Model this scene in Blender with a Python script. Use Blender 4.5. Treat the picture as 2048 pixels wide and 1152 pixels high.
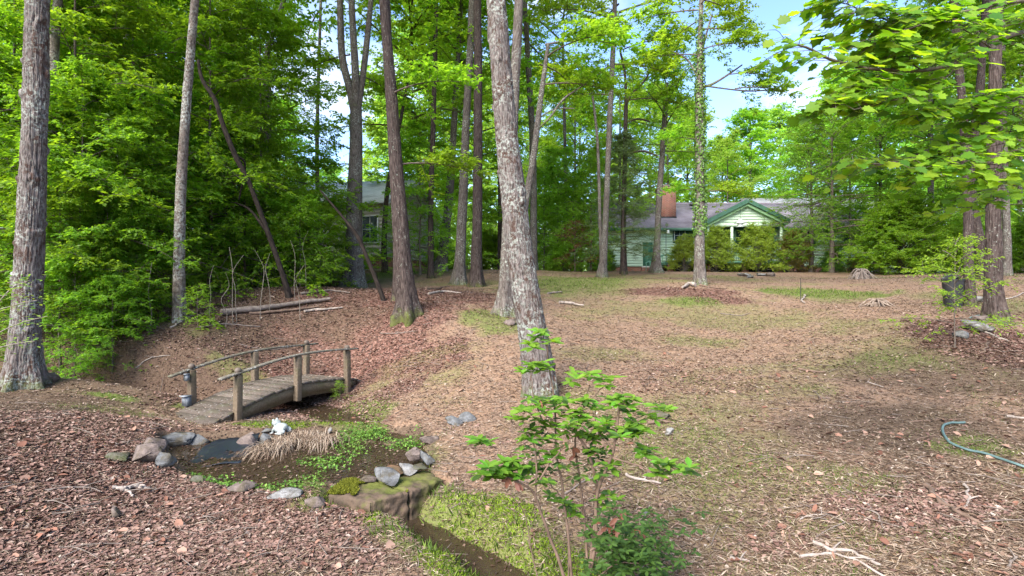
import bpy, math, random
import numpy as np
from mathutils import Vector, Matrix

# ------------------------------------------------------------------ camera, world, sun, exposure
scene = bpy.context.scene
for o in list(bpy.data.objects):
    bpy.data.objects.remove(o)
COL = scene.collection
FPX = 1100.0                       # focal length in pixels of the 2048 px wide photograph
cam = bpy.data.cameras.new('camera')
cam.sensor_width = 36.0
cam.lens = 36.0 * FPX / 2048.0
cam.clip_start = 0.05
cam.clip_end = 2000.0
camo = bpy.data.objects.new('camera', cam)
COL.objects.link(camo)
camo.location = (0, 0, 0)
camo.rotation_euler = (math.radians(90), 0, 0)
scene.camera = camo

SUN_DIR = Vector((-0.50, -0.85, 0.85)).normalized()      # towards the sun
sun = bpy.data.lights.new('sun', 'SUN')
sun.energy = 3.5
sun.angle = math.radians(40.0)
sun.color = (1.0, 0.955, 0.88)
suno = bpy.data.objects.new('sun', sun)
COL.objects.link(suno)
suno.rotation_euler = SUN_DIR.to_track_quat('Z', 'Y').to_euler()

world = bpy.data.worlds.new('World')
scene.world = world
world.use_nodes = True
wn, wl = world.node_tree.nodes, world.node_tree.links
wn.clear()
w_out = wn.new('ShaderNodeOutputWorld')
w_bg = wn.new('ShaderNodeBackground')
w_bg.inputs['Strength'].default_value = 0.122
w_sky = wn.new('ShaderNodeTexSky')
w_sky.sky_type = 'NISHITA'
w_sky.sun_disc = False
w_sky.sun_elevation = math.asin(SUN_DIR.z)
w_sky.sun_rotation = math.atan2(SUN_DIR.x, SUN_DIR.y)
w_sky.dust_density = 0.4
w_sky.ozone_density = 2.0
# broken white cloud drifting over the blue
w_tc = wn.new('ShaderNodeTexCoord')
w_map = wn.new('ShaderNodeMapping')
w_map.inputs['Scale'].default_value = (1.0, 1.0, 2.2)
w_map.inputs['Location'].default_value = (0.35, 0.1, 0.0)
w_noise = wn.new('ShaderNodeTexNoise')
w_noise.inputs['Scale'].default_value = 2.3
w_noise.inputs['Detail'].default_value = 7.0
w_noise.inputs['Roughness'].default_value = 0.58
w_ramp = wn.new('ShaderNodeValToRGB')
w_ramp.color_ramp.elements[0].position = 0.50
w_ramp.color_ramp.elements[1].position = 0.70
w_mix = wn.new('ShaderNodeMix')
w_mix.data_type = 'RGBA'
w_mix.inputs[7].default_value = (3.3, 3.5, 3.8, 1)
wl.new(w_tc.outputs['Generated'], w_map.inputs['Vector'])
wl.new(w_map.outputs['Vector'], w_noise.inputs['Vector'])
wl.new(w_noise.outputs['Fac'], w_ramp.inputs['Fac'])
wl.new(w_ramp.outputs['Color'], w_mix.inputs[0])
w_hs = wn.new('ShaderNodeHueSaturation')
w_hs.inputs['Saturation'].default_value = 1.12
w_hs.inputs['Hue'].default_value = 0.512
wl.new(w_sky.outputs['Color'], w_hs.inputs['Color'])
wl.new(w_hs.outputs['Color'], w_mix.inputs[6])
wl.new(w_mix.outputs[2], w_bg.inputs['Color'])
wl.new(w_bg.outputs['Background'], w_out.inputs['Surface'])

scene.view_settings.view_transform = 'Standard'
scene.view_settings.look = 'None'
scene.view_settings.gamma = 1.0
scene.view_settings.use_curve_mapping = False
scene.view_settings.exposure = 1.96

scene.render.engine = 'CYCLES'
scene.cycles.max_bounces = 12
scene.cycles.diffuse_bounces = 7
scene.cycles.transmission_bounces = 8
scene.cycles.glossy_bounces = 2
scene.cycles.transparent_max_bounces = 4
scene.cycles.caustics_reflective = False
scene.cycles.caustics_refractive = False
scene.cycles.use_adaptive_sampling = True
scene.cycles.adaptive_threshold = 0.02

RNG = np.random.default_rng(7)
random.seed(7)
PI = math.pi

# ------------------------------------------------------------------ small numeric helpers
def P(px, py, D):
    """world point seen at photograph pixel (px, py) at distance D along the view axis"""
    return Vector(((px - 1024) / FPX * D, D, (576 - py) / FPX * D))

def hash3(i, j, k, seed=0):
    h = (i.astype(np.int64) * 374761393 + j.astype(np.int64) * 668265263 + k.astype(np.int64) * 2147483647 + seed * 974634777) & 0xFFFFFFFF
    h = ((h ^ (h >> 13)) * 1274126177) & 0xFFFFFFFF
    h = (h ^ (h >> 16)) & 0xFFFFFFFF
    return h / 4294967295.0

def vnoise(x, y, z=None, seed=0):
    x = np.asarray(x, float); y = np.asarray(y, float)
    z = np.zeros_like(x) if z is None else np.asarray(z, float)
    xi, yi, zi = np.floor(x), np.floor(y), np.floor(z)
    fx, fy, fz = x - xi, y - yi, z - zi
    fx = fx * fx * (3 - 2 * fx); fy = fy * fy * (3 - 2 * fy); fz = fz * fz * (3 - 2 * fz)
    r = 0
    for a in (0, 1):
        for b in (0, 1):
            for c in (0, 1):
                w = (fx if a else 1 - fx) * (fy if b else 1 - fy) * (fz if c else 1 - fz)
                r = r + w * hash3(xi + a, yi + b, zi + c, seed)
    return r * 2 - 1

def fbm(x, y, z=None, oct=4, seed=0):
    s, a, t = 0, 1.0, 0
    f = 1.0
    for o in range(oct):
        s = s + a * vnoise(x * f, y * f, None if z is None else z * f, seed + o)
        t += a; a *= 0.5; f *= 2.03
    return s / t

def sstep(a, b, x):
    t = np.clip((x - a) / (b - a), 0, 1)
    return t * t * (3 - 2 * t)

# ------------------------------------------------------------------ terrain height
# ground points read off the photograph: (px, py, distance)
TREE_BASES = [(50, 772, 8.3), (108, 655, 12), (358, 640, 11), (572, 592, 13), (706, 577, 19), (822, 630, 12), (795, 600, 13.5),
              (765, 602, 13.5), (862, 556, 22), (885, 542, 25), (917, 568, 20), (953, 573, 19), (1085, 792, 8), (1012, 630, 12.5),
              (1066, 540, 27), (1205, 554, 24.5), (1246, 548, 27), (1312, 545, 28), (1400, 569, 17.5), (1990, 640, 11), (1940, 612, 13),
              (1962, 560, 18), (2015, 551, 22), (1665, 546, 29)]
CTRL = [(0, 1152, 3.65), (500, 1152, 3.75), (850, 1152, 3.95), (1150, 1152, 4.0), (1500, 1152, 3.75), (2048, 1152, 3.5),
        (-900, 900, 5.5), (0, 900, 5.3), (180, 830, 6.9), (300, 826, 8.0), (400, 845, 7.7), (475, 843, 7.9), (480, 905, 6.3), (330, 1010, 5.0), (560, 1030, 4.85),
        (930, 880, 6.6), (960, 960, 5.5), (1100, 1040, 4.6), (717, 772, 10.2), (620, 730, 11.0), (420, 700, 10.2), (820, 790, 8.8), (900, 720, 9.9),
        (250, 700, 9.9), (1500, 800, 7.6), (1500, 700, 10.4), (1500, 640, 13.2), (1300, 640, 13), (1200, 700, 10.3), (1700, 592, 17),
        (1905, 700, 9.0), (1750, 606, 15.5), (1720, 556, 25), (2048, 900, 5.6), (1700, 900, 5.8), (2100, 640, 11.5), (2600, 640, 12), (2900, 900, 6),
        (1100, 560, 20), (1300, 557, 22), (1500, 552, 26), (1500, 545, 35), (1250, 543, 35), (1750, 546, 35), (1000, 542, 30), (800, 534, 28),
        (600, 536, 28), (680, 555, 22), (450, 560, 20), (250, 560, 20), (0, 600, 18), (-800, 600, 20), (2500, 545, 35)]
_c = []
for (px, py, D) in TREE_BASES + CTRL:
    p = P(px, py, D); _c.append((p.x, p.y, p.z))
for X in (-90, -45, 0, 45, 90):
    for Y in (60, 110):
        _c.append((X, Y, 1.0))
for X, Y, Z in ((-3, 0, -1.95), (4, 0, -1.9), (0, -3, -2.0), (-12, 0, -1.5), (12, 0, -1.4), (0, -30, -1.5), (-40, -20, -1), (40, -20, -1), (-45, 20, 0.5), (45, 20, 0.5)):
    _c.append((X, Y, Z))
_c = np.array(_c)
def _U(r2):
    return 0.5 * r2 * np.log(r2 + 1e-9)
_n = len(_c)
_K = _U(((_c[:, None, :2] - _c[None, :, :2]) ** 2).sum(-1)) + np.eye(_n) * 0.02
_A = np.zeros((_n + 3, _n + 3)); _A[:_n, :_n] = _K
_A[:_n, _n] = 1; _A[:_n, _n + 1:] = _c[:, :2]; _A[_n, :_n] = 1; _A[_n + 1:, :_n] = _c[:, :2].T
_w = np.linalg.solve(_A, np.concatenate([_c[:, 2], np.zeros(3)]))
def tps(x, y):
    x = np.asarray(x, float).ravel(); y = np.asarray(y, float).ravel()
    out = np.empty_like(x)
    for s in range(0, len(x), 40000):
        xs, ys = x[s:s + 40000], y[s:s + 40000]
        r2 = (xs[:, None] - _c[None, :, 0]) ** 2 + (ys[:, None] - _c[None, :, 1]) ** 2
        out[s:s + 40000] = _U(r2) @ _w[:_n] + _w[_n] + _w[_n + 1] * xs + _w[_n + 2] * ys
    return out

def polydist(x, y, pts, closed=False):
    """distance to a polyline, and (closed) an inside flag; also the running parameter"""
    d = np.full(x.shape, 1e9); par = np.zeros(x.shape)
    n = len(pts)
    inside = np.zeros(x.shape, bool)
    for i in range(n if closed else n - 1):
        ax, ay = pts[i][0], pts[i][1]; bx, by = pts[(i + 1) % n][0], pts[(i + 1) % n][1]
        dx, dy = bx - ax, by - ay
        t = np.clip(((x - ax) * dx + (y - ay) * dy) / (dx * dx + dy * dy), 0, 1)
        dd = np.hypot(x - ax - t * dx, y - ay - t * dy)
        m = dd < d
        d = np.where(m, dd, d); par = np.where(m, i + t, par)
        if closed:
            c = ((ay > y) != (by > y)) & (x < (bx - ax) * (y - ay) / (by - ay + 1e-12) + ax)
            inside ^= c
    return d, par, inside

WATER_Z = -1.965
def wp(px, py, z=WATER_Z):
    D = -z * FPX / (py - 576.0)
    return ((px - 1024) / FPX * D, D)
POND = [wp(*q) for q in ((300, 925), (318, 893), (400, 876), (500, 872), (585, 872), (640, 858), (740, 856), (835, 868), (872, 893), (876, 930),
                         (858, 950), (770, 966), (660, 985), (560, 996), (450, 985), (350, 955))]
DITCH = [((px - 1024) / FPX * D, D) for px, D in ((-500, 9.9), (60, 9.8), (200, 9.5), (350, 9.45), (480, 9.5), (600, 9.3), (665, 8.7), (705, 8.0), (715, 7.3))]
STREAM = [(-1.40, 5.42), (-1.05, 5.22), (-0.82, 4.95), (-0.52, 4.62), (-0.24, 4.35), (-0.02, 4.1), (0.15, 3.6), (0.2, 2.6), (0.0, 0.5), (-0.4, -4)]
STREAM_Z = -2.185
SILL_TOP = -1.915
def zp(px, py, z): D = -z * FPX / (py - 576.0); return ((px - 1024) / FPX * D, D)
SILL_POLY = [zp(*q, SILL_TOP) for q in ((650, 990), (740, 1006), (822, 986), (892, 958), (850, 938), (738, 953), (685, 962))]

def height(x, y):
    shp = np.shape(x)
    x = np.asarray(x, float).ravel(); y = np.asarray(y, float).ravel()
    z = tps(x, y)
    R = np.hypot(x, y)
    far = sstep(90, 130, R)
    z = z * (1 - far) + 1.0 * far
    near = 1 - sstep(25, 45, R)
    z = z + near * (0.035 * fbm(x * 0.9, y * 0.9, oct=3, seed=3) + 0.012 * fbm(x * 6, y * 6, oct=2, seed=9)) * sstep(1.5, 4, R)
    m = (y < 14) & (y > -6)
    if m.any():
        xm, ym, zm = x[m], y[m], z[m]
        d, par, _ = polydist(xm, ym, DITCH)
        dep = -2.03 + 0.02 * fbm(xm * 4, ym * 4, seed=5)
        w = 1 - sstep(0.16, 0.75, d)
        zm = zm + np.minimum(dep - zm, 0) * w
        d, _, ins = polydist(xm, ym, POND, True)
        sd = np.where(ins, -d, d)
        rim = 1 - sstep(0.05, 0.5, sd)                   # the bank keeps above the water
        zm = zm + np.maximum(WATER_Z + 0.05 - zm, 0) * rim
        bed = WATER_Z - 0.012 + 0.075 * fbm(xm * 2.3, ym * 2.3, oct=4, seed=12) + 0.02 * fbm(xm * 14, ym * 14, oct=2, seed=14)
        bed = bed - 0.17 * np.exp(-(((xm + 1.5) / 0.7) ** 2 + ((ym - 6.2) / 0.5) ** 2)) - 0.13 * np.exp(-(((xm + 3.75) / 0.55) ** 2 + ((ym - 6.75) / 0.45) ** 2))
        w = 1 - sstep(-0.22, 0.06, sd)
        zm = zm * (1 - w) + bed * w
        d, par, _ = polydist(xm, ym, STREAM)
        d = d + 0.11 * fbm(xm * 3.2, ym * 3.2, oct=3, seed=23)
        w = 1 - sstep(0.05 + 0.04 * fbm(xm * 5, ym * 5, seed=21), 0.36 + 0.12 * fbm(xm * 3, ym * 3, seed=22), d)
        near_ = np.exp(-(d / 0.8) ** 2) * (ym < 5.4)
        zm = zm + near_ * 0.05 * fbm(xm * 3.5, ym * 3.5, oct=3, seed=24)
        zm = zm + np.minimum(STREAM_Z - 0.07 - zm, 0) * w
        d, _, ins = polydist(xm, ym, SILL_POLY, True)
        w = np.where(ins, 1.0, 1 - sstep(0.0, 0.10, d))
        zm = zm + np.minimum(-2.03 - zm, 0) * w
        z = z.copy(); z[m] = zm
    return z.reshape(shp)

def hz(x, y):
    return float(height(np.array([x]), np.array([y]))[0])
_DS = np.concatenate([np.linspace(2.5, 16, 900), np.linspace(16.05, 50, 500)])
def gp(px, py, dz=0.0):
    """the ground point seen at a photograph pixel"""
    X = (px - 1024) / FPX * _DS
    h = height(X, _DS)
    ray = (576 - py) / FPX * _DS
    k = np.argmax(h > ray)
    D = _DS[k] if (h > ray).any() else 40.0
    return Vector(((px - 1024) / FPX * D, D, hz((px - 1024) / FPX * D, D) + dz))

# ------------------------------------------------------------------ object helpers
def tag(o, label=None, cat=None, group=None, kind=None):
    if label: o['label'] = label
    if cat: o['category'] = cat
    if group: o['group'] = group
    if kind: o['kind'] = kind
    return o

def empty(name, loc, label, cat, group=None, rz=0.0, scale=None):
    o = bpy.data.objects.new(name, None)
    COL.objects.link(o)
    o.location = loc; o.rotation_euler = (0, 0, rz)
    if scale is not None: o.scale = scale if hasattr(scale, '__len__') else (scale,) * 3
    o.empty_display_size = 0.1
    return tag(o, label, cat, group)

def link(name, me, parent=None, mat=None, loc=(0, 0, 0), rot=None, scale=None):
    o = bpy.data.objects.new(name, me)
    COL.objects.link(o)
    if parent is not None: o.parent = parent
    o.location = loc
    if rot is not None: o.rotation_euler = rot
    if scale is not None: o.scale = scale if hasattr(scale, '__len__') else (scale,) * 3
    if mat is not None and hasattr(me, 'materials'):
        if len(me.materials) == 0:
            me.materials.append(mat)
        elif me.materials[0] is not mat:
            o.material_slots[0].link = 'OBJECT'
            o.material_slots[0].material = mat
    return o

def np_mesh(name, V, F, smooth=False, rnd=None, uv=None, mat=None):
    """V (n,3); F (m,k) one face size, or list of such arrays"""
    Fs = F if isinstance(F, list) and isinstance(F[0], np.ndarray) else [F]
    Fs = [np.asarray(f, np.int32) for f in Fs if len(f)]
    me = bpy.data.meshes.new(name)
    V = np.asarray(V, np.float32)
    me.vertices.add(len(V)); me.vertices.foreach_set('co', V.ravel())
    loops = np.concatenate([f.ravel() for f in Fs])
    sizes = np.concatenate([np.full(len(f), f.shape[1], np.int32) for f in Fs])
    starts = np.concatenate([[0], np.cumsum(sizes)[:-1]]).astype(np.int32)
    me.loops.add(len(loops)); me.loops.foreach_set('vertex_index', loops)
    me.polygons.add(len(sizes)); me.polygons.foreach_set('loop_start', starts)
    me.update(calc_edges=True)
    if smooth: me.polygons.foreach_set('use_smooth', np.ones(len(sizes), bool))
    if rnd is not None:
        at = me.attributes.new('rnd', 'FLOAT', 'FACE'); at.data.foreach_set('value', np.asarray(rnd, np.float32))
    if uv is not None:
        l = me.uv_layers.new(name='UVMap'); l.data.foreach_set('uv', np.asarray(uv, np.float32)[loops].ravel())
    if mat: me.materials.append(mat)
    return me

class MB:
    """collects shapes into one mesh"""
    def __init__(s): s.V = []; s.F3 = []; s.F4 = []; s.n = 0; s.UV = []
    def add(s, V, F, uv=None):
        V = np.asarray(V, float); F = np.asarray(F, int) + s.n
        s.V.append(V); (s.F3 if F.shape[1] == 3 else s.F4).append(F); s.n += len(V)
        s.UV.append(np.zeros((len(V), 2)) if uv is None else uv)
        return s
    def box(s, c, size, M=None, taper=None):
        x, y, z = [q / 2 for q in size]
        V = np.array([(sx * x, sy * y, sz * z) for sx in (-1, 1) for sy in (-1, 1) for sz in (-1, 1)])
        if taper: V[V[:, 2] > 0, :2] *= taper
        if M is not None: V = V @ np.array(M.to_3x3() if len(M) == 4 else M).T
        V = V + np.array(c)
        return s.add(V, [(0, 1, 3, 2), (4, 6, 7, 5), (0, 4, 5, 1), (2, 3, 7, 6), (0, 2, 6, 4), (1, 5, 7, 3)])
    def tube(s, pts, rad, k=8, cap=True):
        V, F, uv = tube_arrays(pts, rad, k)
        s.add(V, F, uv)
        if cap:
            n = len(pts)
            for ring, flip in ((0, True), (n - 1, False)):
                b = ring * (k + 1)
                c = V[b:b + k].mean(0)
                VV = np.vstack([V[b:b + k], c[None]])
                idx = np.arange(k)
                f = np.stack([idx, (idx + 1) % k, np.full(k, k)], 1)
                if flip: f = f[:, ::-1]
                s.add(VV, f)
        return s
    def sphere(s, c, r, seg=14, rings=9, M=None):
        r = np.array(r if hasattr(r, '__len__') else (r, r, r))
        th = np.linspace(0, 2 * PI, seg, endpoint=False); ph = np.linspace(0.02, PI - 0.02, rings)
        V = np.stack([np.outer(np.sin(ph), np.cos(th)), np.outer(np.sin(ph), np.sin(th)), np.outer(np.cos(ph), np.ones(seg))], -1).reshape(-1, 3) * r
        if M is not None: V = V @ np.array(M).T
        V = V + np.array(c)
        F = [(i * seg + j, (i + 1) * seg + j, (i + 1) * seg + (j + 1) % seg, i * seg + (j + 1) % seg) for i in range(rings - 1) for j in range(seg)]
        return s.add(V, F)
    def prism(s, poly, a, b, axis=1):
        """polygon (in the two other axes) swept along axis from a to b"""
        n = len(poly); V = []
        for t in (a, b):
            for (u, v) in poly:
                q = [u, v]; q.insert(axis, t); V.append(q)
        s.add(V, [(i, (i + 1) % n, n + (i + 1) % n, n + i) for i in range(n)])
        for base, rev in ((0, False), (n, True)):
            c = np.mean([V[base + i] for i in range(n)], 0)
            VV = [V[base + i] for i in range(n)] + [c]
            f = [(i, (i + 1) % n, n) for i in range(n)]
            if not rev: f = [g[::-1] for g in f]
            s.add(VV, f)
        return s
    def mesh(s, name, mat=None, smooth=False, uv=False):
        V = np.vstack(s.V); F = []
        if s.F3: F.append(np.vstack(s.F3))
        if s.F4: F.append(np.vstack(s.F4))
        return np_mesh(name, V, F, smooth, uv=np.vstack(s.UV) if uv else None, mat=mat)
    def build(s, name, mat, parent=None, smooth=False, uv=False, **k):
        return link(name, s.mesh(name, mat, smooth, uv), parent, **k)

def tube_arrays(pts, rad, k=8):
    pts = np.array([tuple(p) for p in pts], float); n = len(pts)
    rad = np.array(rad if hasattr(rad, '__len__') else [rad] * n, float)
    T = np.gradient(pts, axis=0); T /= np.linalg.norm(T, axis=1, keepdims=True) + 1e-12
    ref = np.array([0, 1, 0.0]) if abs(T[0][1]) < 0.9 else np.array([0, 0, 1.0])
    U = np.empty_like(T); W = np.empty_like(T)
    for i in range(n):
        u = ref - T[i] * ref.dot(T[i]); u /= np.linalg.norm(u); U[i] = u; W[i] = np.cross(T[i], u); ref = u
    th = np.linspace(0, 2 * PI, k + 1)
    V = pts[:, None] + rad[:, None, None] * (np.cos(th)[None, :, None] * U[:, None] + np.sin(th)[None, :, None] * W[:, None])
    L = np.concatenate([[0], np.cumsum(np.linalg.norm(np.diff(pts, axis=0), axis=1))])
    uv = np.stack(np.broadcast_arrays(th[None, :] * np.mean(rad), L[:, None]), -1).reshape(-1, 2)
    i = np.arange(n - 1)[:, None]; j = np.arange(k)[None, :]
    a = i * (k + 1) + j
    F = np.stack([a, a + k + 1, a + k + 2, a + 1], -1).reshape(-1, 4)[:, ::-1]
    return V.reshape(-1, 3), F, uv

def smooth_path(pts, n):
    """Catmull-Rom through points (each a tuple of any length)"""
    P_ = np.array(pts, float); m = len(P_)
    if m == 2: return P_[0] + (P_[1] - P_[0]) * np.linspace(0, 1, n)[:, None]
    Q = np.vstack([2 * P_[0] - P_[1], P_, 2 * P_[-1] - P_[-2]])
    t = np.linspace(0, m - 1 - 1e-6, n); i = t.astype(int); f = (t - i)[:, None]
    a, b, c, d = Q[i], Q[i + 1], Q[i + 2], Q[i + 3]
    return 0.5 * (2 * b + (c - a) * f + (2 * a - 5 * b + 4 * c - d) * f ** 2 + (3 * b - a - 3 * c + d) * f ** 3)

# ------------------------------------------------------------------ materials
def M(name): 
    m = bpy.data.materials.new(name); m.use_nodes = True
    m.node_tree.nodes.clear()
    return m
class NT:
    def __init__(s, name):
        s.m = M(name); s.n = s.m.node_tree.nodes; s.l = s.m.node_tree.links
        s.out = s.n.new('ShaderNodeOutputMaterial')
    def new(s, t, **k):
        nd = s.n.new('ShaderNode' + t)
        for a, v in k.items(): setattr(nd, a, v)
        return nd
    def put(s, nd, key, v):
        if v is None: return
        if isinstance(v, bpy.types.NodeSocket): s.l.new(v, nd.inputs[key])
        else: nd.inputs[key].default_value = (tuple(v) + (1,) if isinstance(v, (tuple, list)) and len(v) == 3 and nd.inputs[key].type == 'RGBA' else v)
    def coord(s, kind='Object', scale=(1, 1, 1)):
        if kind == 'UV': o = s.new('UVMap').outputs['UV']
        elif kind == 'Position': o = s.new('NewGeometry').outputs['Position']
        else: o = s.new('TexCoord').outputs[kind]
        mp = s.new('Mapping'); s.l.new(o, mp.inputs['Vector']); mp.inputs['Scale'].default_value = scale
        return mp.outputs['Vector']
    def noise(s, vec, scale, detail=4, rough=0.55, dist=0.0):
        nd = s.new('TexNoise'); s.put(nd, 'Vector', vec); s.put(nd, 'Scale', scale); s.put(nd, 'Detail', detail); s.put(nd, 'Roughness', rough); s.put(nd, 'Distortion', dist)
        return nd.outputs['Fac']
    def voro(s, vec, scale, feature='F1', out='Distance'):
        nd = s.new('TexVoronoi', feature=feature); s.put(nd, 'Vector', vec); s.put(nd, 'Scale', scale)
        return nd.outputs[out]
    def ramp(s, fac, stops):
        nd = s.new('ValToRGB'); s.put(nd, 'Fac', fac)
        e = nd.color_ramp.elements
        while len(e) < len(stops): e.new(0.5)
        for el, (p, c) in zip(e, stops):
            el.position = p; el.color = (c, c, c, 1) if not hasattr(c, '__len__') else tuple(c) + (1,)
        return nd.outputs['Color']
    def mix(s, f, a, b, mode='MIX'):
        nd = s.new('Mix', data_type='RGBA', blend_type=mode)
        s.put(nd, 0, f); s.put(nd, 6, a); s.put(nd, 7, b)
        return nd.outputs[2]
    def math(s, op, a, b=None):
        nd = s.new('Math', operation=op); s.put(nd, 0, a); s.put(nd, 1, b)
        return nd.outputs[0]
    def attr(s, name, out='Fac'):
        return s.new('Attribute', attribute_name=name).outputs[out]
    def bump(s, h, strength=0.5, dist=0.02, normal=None):
        nd = s.new('Bump'); s.put(nd, 'Height', h); s.put(nd, 'Strength', strength); s.put(nd, 'Distance', dist); s.put(nd, 'Normal', normal)
        return nd.outputs['Normal']
    def bsdf(s, color, rough=0.8, normal=None, spec=0.3, metal=0.0, **k):
        nd = s.new('BsdfPrincipled')
        s.put(nd, 'Base Color', color); s.put(nd, 'Roughness', rough); s.put(nd, 'Normal', normal); s.put(nd, 'Specular IOR Level', spec); s.put(nd, 'Metallic', metal)
        for a, v in k.items(): s.put(nd, a, v)
        return nd.outputs[0]
    def done(s, sh):
        s.l.new(sh, s.out.inputs['Surface']); return s.m

def leaf_mat(name, c1, c2, trans=0.45, tcol=None, rough=0.5, spec=0.35, vary=0.06, gain=1.0):
    t = NT(name)
    r = t.attr('rnd')
    c = t.mix(r, c1, c2)
    oi = t.new('ObjectInfo').outputs['Random']
    hsv = t.new('HueSaturation')
    t.put(hsv, 'Color', c)
    t.put(hsv, 'Hue', t.math('ADD', t.math('MULTIPLY', oi, vary * 0.5), 0.5 - vary * 0.25))
    t.put(hsv, 'Value', t.math('ADD', t.math('MULTIPLY', oi, vary * 5), 1 - vary * 2.5))
    c = hsv.outputs['Color']
    d = t.bsdf(c, rough, None, spec)
    tr = t.new('BsdfTranslucent')
    k = tcol or (1.9, 1.75, 0.5)
    tc = t.mix(1.0, c, k, 'MULTIPLY')
    t.put(tr, 'Color', tc)
    mx = t.new('MixShader'); mx.inputs[0].default_value = trans
    t.l.new(d, mx.inputs[1]); t.l.new(tr.outputs[0], mx.inputs[2])
    return t.done(mx.outputs[0])

def bark_mat(name, dark, light, lichen=None, moss=None, su=26, sv=5, bump=0.9, dist=0.015, lich_amt=0.62, scar=0.0):
    t = NT(name)
    uv = t.coord('UV', (su, sv, 1))
    n1 = t.noise(uv, 1.0, 5, 0.6, 0.6)
    ob = t.coord('Object')
    n2 = t.noise(ob, 5.0, 5, 0.6)
    c = t.mix(t.ramp(n1, ((0.36, 0.0), (0.62, 1.0))), dark, light)
    c = t.mix(t.math('MULTIPLY', t.ramp(n2, ((0.3, 0), (0.7, 1))), 0.35), c, tuple(q * 0.55 for q in dark))
    if scar:
        n6 = t.noise(t.coord('Object', (1, 1, .55)), 9.0, 5, 0.7); n7 = t.noise(ob, 1.7, 2, .5)
        f = t.ramp(t.math('ADD', n6, t.math('MULTIPLY', n7, 0.35)), ((scar, 0), (scar + 0.05, 0.85)))
        c = t.mix(f, c, (0.055, 0.03, 0.022))
    if lichen:
        n3 = t.noise(ob, 24.0, 6, 0.7)
        n4 = t.noise(ob, 2.1, 3, 0.6)
        f = t.math('MULTIPLY', t.ramp(n3, ((lich_amt - 0.08, 0), (lich_amt - 0.02, 1))), t.ramp(n4, ((0.42, 0.15), (0.6, 1))))
        c = t.mix(t.math('MULTIPLY', f, 0.5), c, lichen)
    if moss:
        uvr = t.new('UVMap').outputs['UV']
        sp = t.new('SeparateXYZ'); t.l.new(uvr, sp.inputs[0])
        n5 = t.noise(ob, 9.0, 6, 0.75)
        h = t.math('SUBTRACT', t.math('MULTIPLY', n5, 1.1), sp.outputs['Y'])
        c = t.mix(t.ramp(h, ((0.0, 0), (0.3, 0.62))), c, moss)
    nb = t.bump(n1, bump, dist, t.bump(n2, 0.3, 0.01))
    return t.done(t.bsdf(c, 0.92, nb, 0.12))

def simple_mat(name, c, c2=None, scale=8, rough=0.7, bump=0.15, dist=0.005, spec=0.3, stretch=(1, 1, 1), metal=0, kind='Object', detail=5, lo=0.35, hi=0.65):
    t = NT(name)
    v = t.coord(kind, stretch)
    n = t.noise(v, scale, detail, 0.6)
    col = t.mix(t.ramp(n, ((lo, 0), (hi, 1))), c, c2 or tuple(q * 0.8 for q in c))
    return t.done(t.bsdf(col, rough, t.bump(n, bump, dist), spec, metal))
# ------------------------------------------------------------------ ground
def _blobs(lst):
    out = []
    for px, py, rx, ry, w in lst:
        c = gp(px, py); a = rx / FPX * c.y
        f = gp(px, max(py - ry, 545)); n = gp(px, py + ry)
        out.append((c.x, c.y, a, max(abs(f.y - n.y) / 2, 0.15), w))
    return out
GRASS = _blobs([(1650, 590, 120, 11, 1.3), (1385, 603, 80, 12, 0.9), (1150, 563, 130, 14, 0.75), (990, 640, 70, 22, 0.7), (1480, 640, 200, 26, 0.45),
                (640, 548, 170, 10, 1.3), (820, 545, 90, 8, 1.0), (690, 842, 95, 20, 1.2), (550, 848, 90, 9, 1.2), (915, 1015, 85, 40, 1.3), (870, 1075, 80, 60, 1.3), (930, 1130, 70, 22, 1.3),
                (1060, 1110, 60, 35, 1.2), (220, 793, 70, 7, 1.2), (380, 815, 40, 8, 1.2), (640, 915, 75, 40, 1.1), (560, 960, 120, 25, 1.0), (730, 860, 60, 16, 0.6), (1950, 890, 90, 40, 0.7), (470, 735, 80, 28, 0.45),
                (1750, 700, 200, 40, 0.3), (1680, 960, 110, 60, 0.4), (860, 710, 130, 20, 0.35), (1700, 1060, 200, 60, 0.35), (1400, 900, 200, 60, 0.25), (100, 1030, 90, 30, 0.35), (480, 560, 100, 10, 0.9), (250, 560, 200, 14, 0.7)])
RED = _blobs([(150, 900, 420, 110, 1.3), (350, 1060, 480, 90, 1.2), (700, 1100, 150, 60, 0.6), (730, 600, 260, 45, 1.2), (350, 720, 250, 60, 1.2), (520, 640, 300, 50, 0.9), (220, 745, 200, 30, 1.3), (2010, 690, 130, 60, 1.4), (1330, 583, 120, 10, 1.2),
              (1450, 600, 70, 9, 1.0), (1560, 1090, 120, 50, 0.35), (1850, 1020, 200, 60, 0.6), (1400, 760, 200, 40, 0.3)])
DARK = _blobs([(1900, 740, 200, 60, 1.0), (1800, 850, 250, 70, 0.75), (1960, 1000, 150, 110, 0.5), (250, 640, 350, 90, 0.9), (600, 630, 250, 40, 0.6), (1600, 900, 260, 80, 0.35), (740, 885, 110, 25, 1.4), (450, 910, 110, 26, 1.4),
               (600, 920, 210, 60, 0.9), (600, 810, 80, 14, 1.5), (770, 1090, 50, 50, 0.2), (2000, 620, 200, 25, 0.4), (560, 1100, 60, 30, 0.2)])
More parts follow.
